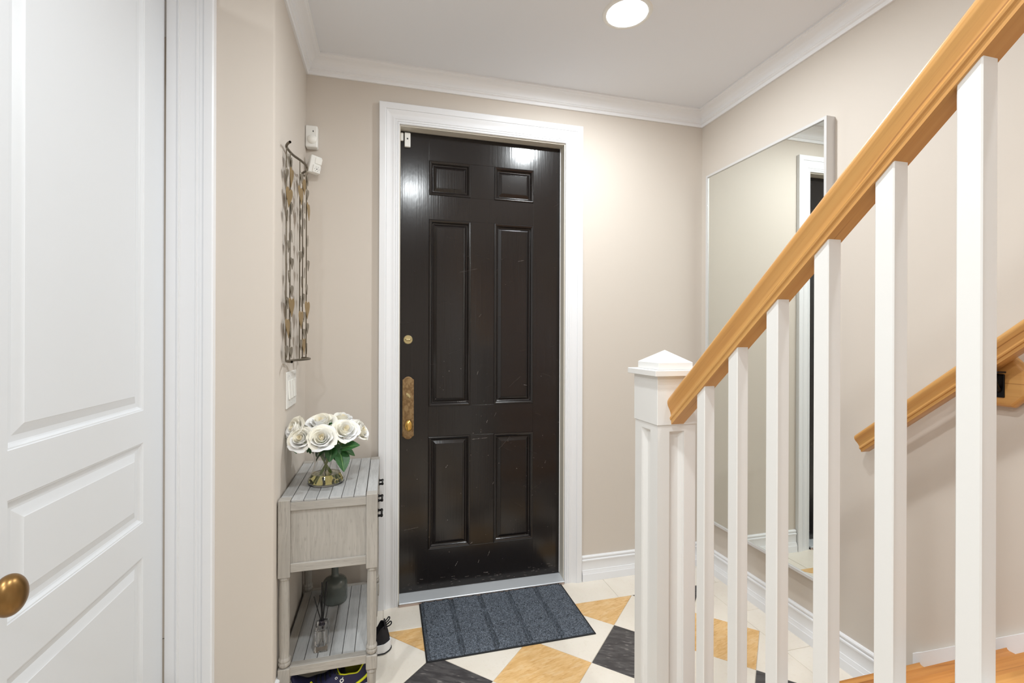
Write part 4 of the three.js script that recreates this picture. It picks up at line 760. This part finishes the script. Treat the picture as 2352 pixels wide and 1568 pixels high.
{
  const g = group('navy_trainer', [-0.04, 0, 0.46], Math.PI + 0.12); tag(g, 'navy running shoe with yellow collar and stripe on the floor under the console', 'shoe');
  const navy = std({ color: 0x23234a, roughness: 0.7, bumpMap: canvasBump, bumpScale: 0.0003 }), yellow = std({ color: 0xd6dc1e, roughness: 0.6 });
  const m = shoe(g, 0.268, { sole: std({ color: 0xd9dbe0, roughness: 0.5 }), upper: navy, lining: std({ color: 0x8a8a1c, roughness: 0.9 }), rim: yellow, lace: std({ color: 0x101016, roughness: 0.8 }), tongue: std({ color: 0x17171c, roughness: 0.85 }) }, { sole: 0.026, spring: 1.3, heel: 0.094, ankle: 0.067, throat: 0.08, rim: 0.0022 });
  const side = (t, y) => { const h = m.half(t), y0 = m.soleH(t) * 0.7, s = Math.min(1, Math.max(0, (y - y0) / (m.topH(t) - y0))), f = Math.asin(s) / (Math.PI / 2); return V3(t * 0.285, y, -h * (1 - 0.3 * f + 0.14 * f * f) - 0.0012); };
  const st = [[0.02, 0.066], [0.1, 0.05], [0.2, 0.034], [0.28, 0.024]].map(([t, y]) => side(t, y));
  mesh('stripe', tube(st, 0.0042, 24, 8).scale(1, 1, 1), yellow, g);
  const c = side(0.37, 0.056);
  const mark = std({ color: 0xf2f4f6, roughness: 0.5 });
  mesh('round_mark', [new THREE.TorusGeometry(0.0052, 0.0016, 8, 24).translate(c.x, c.y, c.z), rod([c.x - 0.003, c.y + 0.006, c.z], [c.x - 0.0035, c.y + 0.0105, c.z], 0.0013)], mark, g);
  const e = side(0.43, 0.068); mesh('eyelet', new THREE.TorusGeometry(0.0034, 0.001, 8, 20).translate(e.x, e.y, e.z + 0.001), mark, g);
  mesh('yellow_tab', tube([[0.196, 0.063, -0.02], [0.2, 0.069, -0.021], [0.204, 0.063, -0.022]], 0.0016, 10, 6), yellow, g);
  mesh('toe_cap', toCreasedNormals((() => { const q = new THREE.SphereGeometry(1, 28, 14, 0, Math.PI * 2, 0, Math.PI / 2); q.scale(0.052, 0.036, 0.0405); q.translate(0.268 - 0.049, 0.0215, 0); return q.toNonIndexed(); })(), 1), std({ color: 0x0f0f14, roughness: 0.8 }), g);
}

// ------------------------------------------------------------------ wall things
{ // heart wall art: two bent rods, five wires, hearts on the wires
  const g = group('heart_wall_art', [XL, 1.475, 0.345]); tag(g, 'metal wall hanging of small hearts strung on wires between two bent rods', 'wall art');
  const o = ([d, y, z]) => V3(d, y - 1.475, z - 0.345);
  const plan = [[0.03, 0.508], [0.02, 0.492], [0.011, 0.465], [0.012, 0.43], [0.019, 0.388], [0.037, 0.336], [0.046, 0.29], [0.04, 0.245], [0.022, 0.21], [0.014, 0.192], [0.02, 0.175]];
  for (const [y, k] of [[1.832, 1], [1.1195, 1.25]]) mesh('bent_rod', tube(plan.map(([d, z]) => o([Math.min(d * k, 0.062), y, z])), 0.0042, 60, 10), M.artDark, g);
  const heart = (s) => { const h = new THREE.Shape(); h.moveTo(0, -1.25); h.bezierCurveTo(-0.35, -0.6, -1, -0.1, -1, 0.45); h.bezierCurveTo(-1, 1.05, -0.2, 1.1, 0, 0.5); h.bezierCurveTo(0.2, 1.1, 1, 1.05, 1, 0.45); h.bezierCurveTo(1, -0.1, 0.35, -0.6, 0, -1.25); const q = new THREE.ExtrudeGeometry(h, { depth: 0.05, bevelEnabled: true, bevelThickness: 0.03, bevelSize: 0.03, bevelSegments: 1, curveSegments: 10 }); q.scale(s, s, 0.016); q.rotateY(Math.PI / 2); return q; };
  const small = heart(0.0178), big = heart(0.029);
  const at = (z) => { for (let i = 0; i + 1 < plan.length; i++) { const [d0, z0] = plan[i], [d1, z1] = plan[i + 1]; if (z <= z0 && z >= z1) return d0 + (d1 - d0) * (z0 - z) / (z0 - z1); } return 0.02; };
  const wires = [
    [0.466, [[1.79, 0], [1.74, 0], [1.67, 1], [1.605, 0], [1.505, 0], [1.405, 0], [1.315, 0], [1.233, 1], [1.155, 0]]],
    [0.417, [[1.795, 0], [1.745, 1], [1.64, 0], [1.545, 0], [1.455, 0], [1.36, 0], [1.305, 1], [1.215, 0], [1.15, 0]]],
    [0.347, [[1.77, 0], [1.707, 1], [1.64, 0], [1.58, 0], [1.49, 0], [1.4, 0], [1.33, 0], [1.266, 1], [1.175, 0]]],
    [0.275, [[1.785, 0], [1.73, 0], [1.672, 1], [1.56, 0], [1.47, 0], [1.38, 0], [1.305, 1], [1.235, 0], [1.16, 0]]],
    [0.206, [[1.785, 1], [1.7, 0], [1.64, 0], [1.53, 0], [1.45, 0], [1.35, 0], [1.28, 0], [1.215, 0], [1.167, 1]]],
  ];
  for (const [z, hs] of wires) {
    const d = at(z);
    mesh('wire', rod(o([d, 1.1195, z]).toArray(), o([d * 1.0, 1.832, z]).toArray(), 0.0021, 8), M.artDark, g);
    hs.forEach(([y, b], i) => {
      const q = mesh('heart', b ? big : small, b ? M.artGold : M.artPewter, g);
      q.position.copy(o([d + 0.003 + R(0, 0.004), y, z + R(-0.012, 0.012)])); q.rotation.set(0, b ? R(-0.16, 0.0) : R(-0.17, 0.12), R(-0.06, 0.06));
    });
  }
}
{ // triple rocker switch
  const g = group('light_switch', [XL, 1.0155, 0.328]); tag(g, 'white triple rocker light switch on the wall below the heart wall art', 'light switch');
  mesh('switch_plate', rbox(0, 0.0055, -0.0635, 0.0635, -0.086, 0.086, 0.003, 'y', 2), M.plastic, g);
  for (const z of [-0.046, 0, 0.046]) { const r = rbox(0.0045, 0.0095, -0.033, 0.033, -0.0165, 0.0165, 0.002, 'y', 2); r.rotateZ(0.05); mesh('rocker', r.translate(0, 0, z), M.lensPlastic, g); }
  for (const z of [-0.046, 0, 0.046]) for (const y of [-0.049, 0.049]) mesh('screw', new THREE.CylinderGeometry(0.0032, 0.0032, 0.001, 12).rotateZ(Math.PI / 2).translate(0.0058, y, z), M.silver, g);
}
{ // domed motion sensor in the corner
  const g = group('motion_sensor', [-0.3085, 2.046, 0]); tag(g, 'white alarm motion sensor with a round dome, the upper one in the left corner', 'sensor');
  mesh('sensor_case', rbox(-0.0245, 0.024, -0.046, 0.046, 0.0, 0.034, 0.006, 'y', 3), M.plastic, g);
  const dome = new THREE.SphereGeometry(0.0195, 32, 20); dome.scale(1, 1, 0.62); dome.translate(0.0025, -0.013, 0.0325);
  mesh('dome_lens', dome, M.lensPlastic, g);
  mesh('indicator', rbox(0.005, 0.0085, 0.018, 0.025, 0.0335, 0.0345, 0.0003), M.darkDot, g);
}
{ // swivelling sensor on a bracket
  const g = group('sensor_box', [-0.291, 1.919, 0]); tag(g, 'white square sensor on a bracket just below the domed motion sensor', 'sensor');
  mesh('wall_bracket', [rbox(-0.03, -0.008, -0.012, 0.026, 0, 0.01, 0.002, 'y', 2), rod([-0.02, 0.008, 0.008], [-0.008, 0.008, 0.032], 0.006)], M.plastic, g);
  const body = new THREE.Group(); body.name = 'sensor_body'; body.position.set(-0.003, 0.002, 0.048); body.rotation.set(0.16, 0.42, -0.14, 'YXZ'); g.add(body);
  mesh('case', rbox(-0.0225, 0.0225, -0.036, 0.036, -0.02, 0.012, 0.005, 'y', 3), M.plastic, body);
  mesh('lens_window', rbox(-0.004, 0.024, 0.004, 0.03, 0.006, 0.0145, 0.003, 'y', 2), M.lensPlastic, body);
  mesh('lower_lip', rbox(-0.008, 0.0235, -0.033, -0.001, 0.004, 0.016, 0.003, 'y', 2), M.plastic, body);
  const dots = [[0, 0, 0.0022]]; for (let i = 0; i < 6; i++) dots.push([Math.cos(i * 1.047) * 0.0085, Math.sin(i * 1.047) * 0.0085, 0.0011]);
  mesh('vent_holes', dots.map(([x, y, r]) => new THREE.CylinderGeometry(r, r, 0.0006, 12).rotateX(Math.PI / 2).translate(0.008 + x, -0.017 + y, 0.0161)), M.darkDot, body);
}

renderer.render(scene, camera);
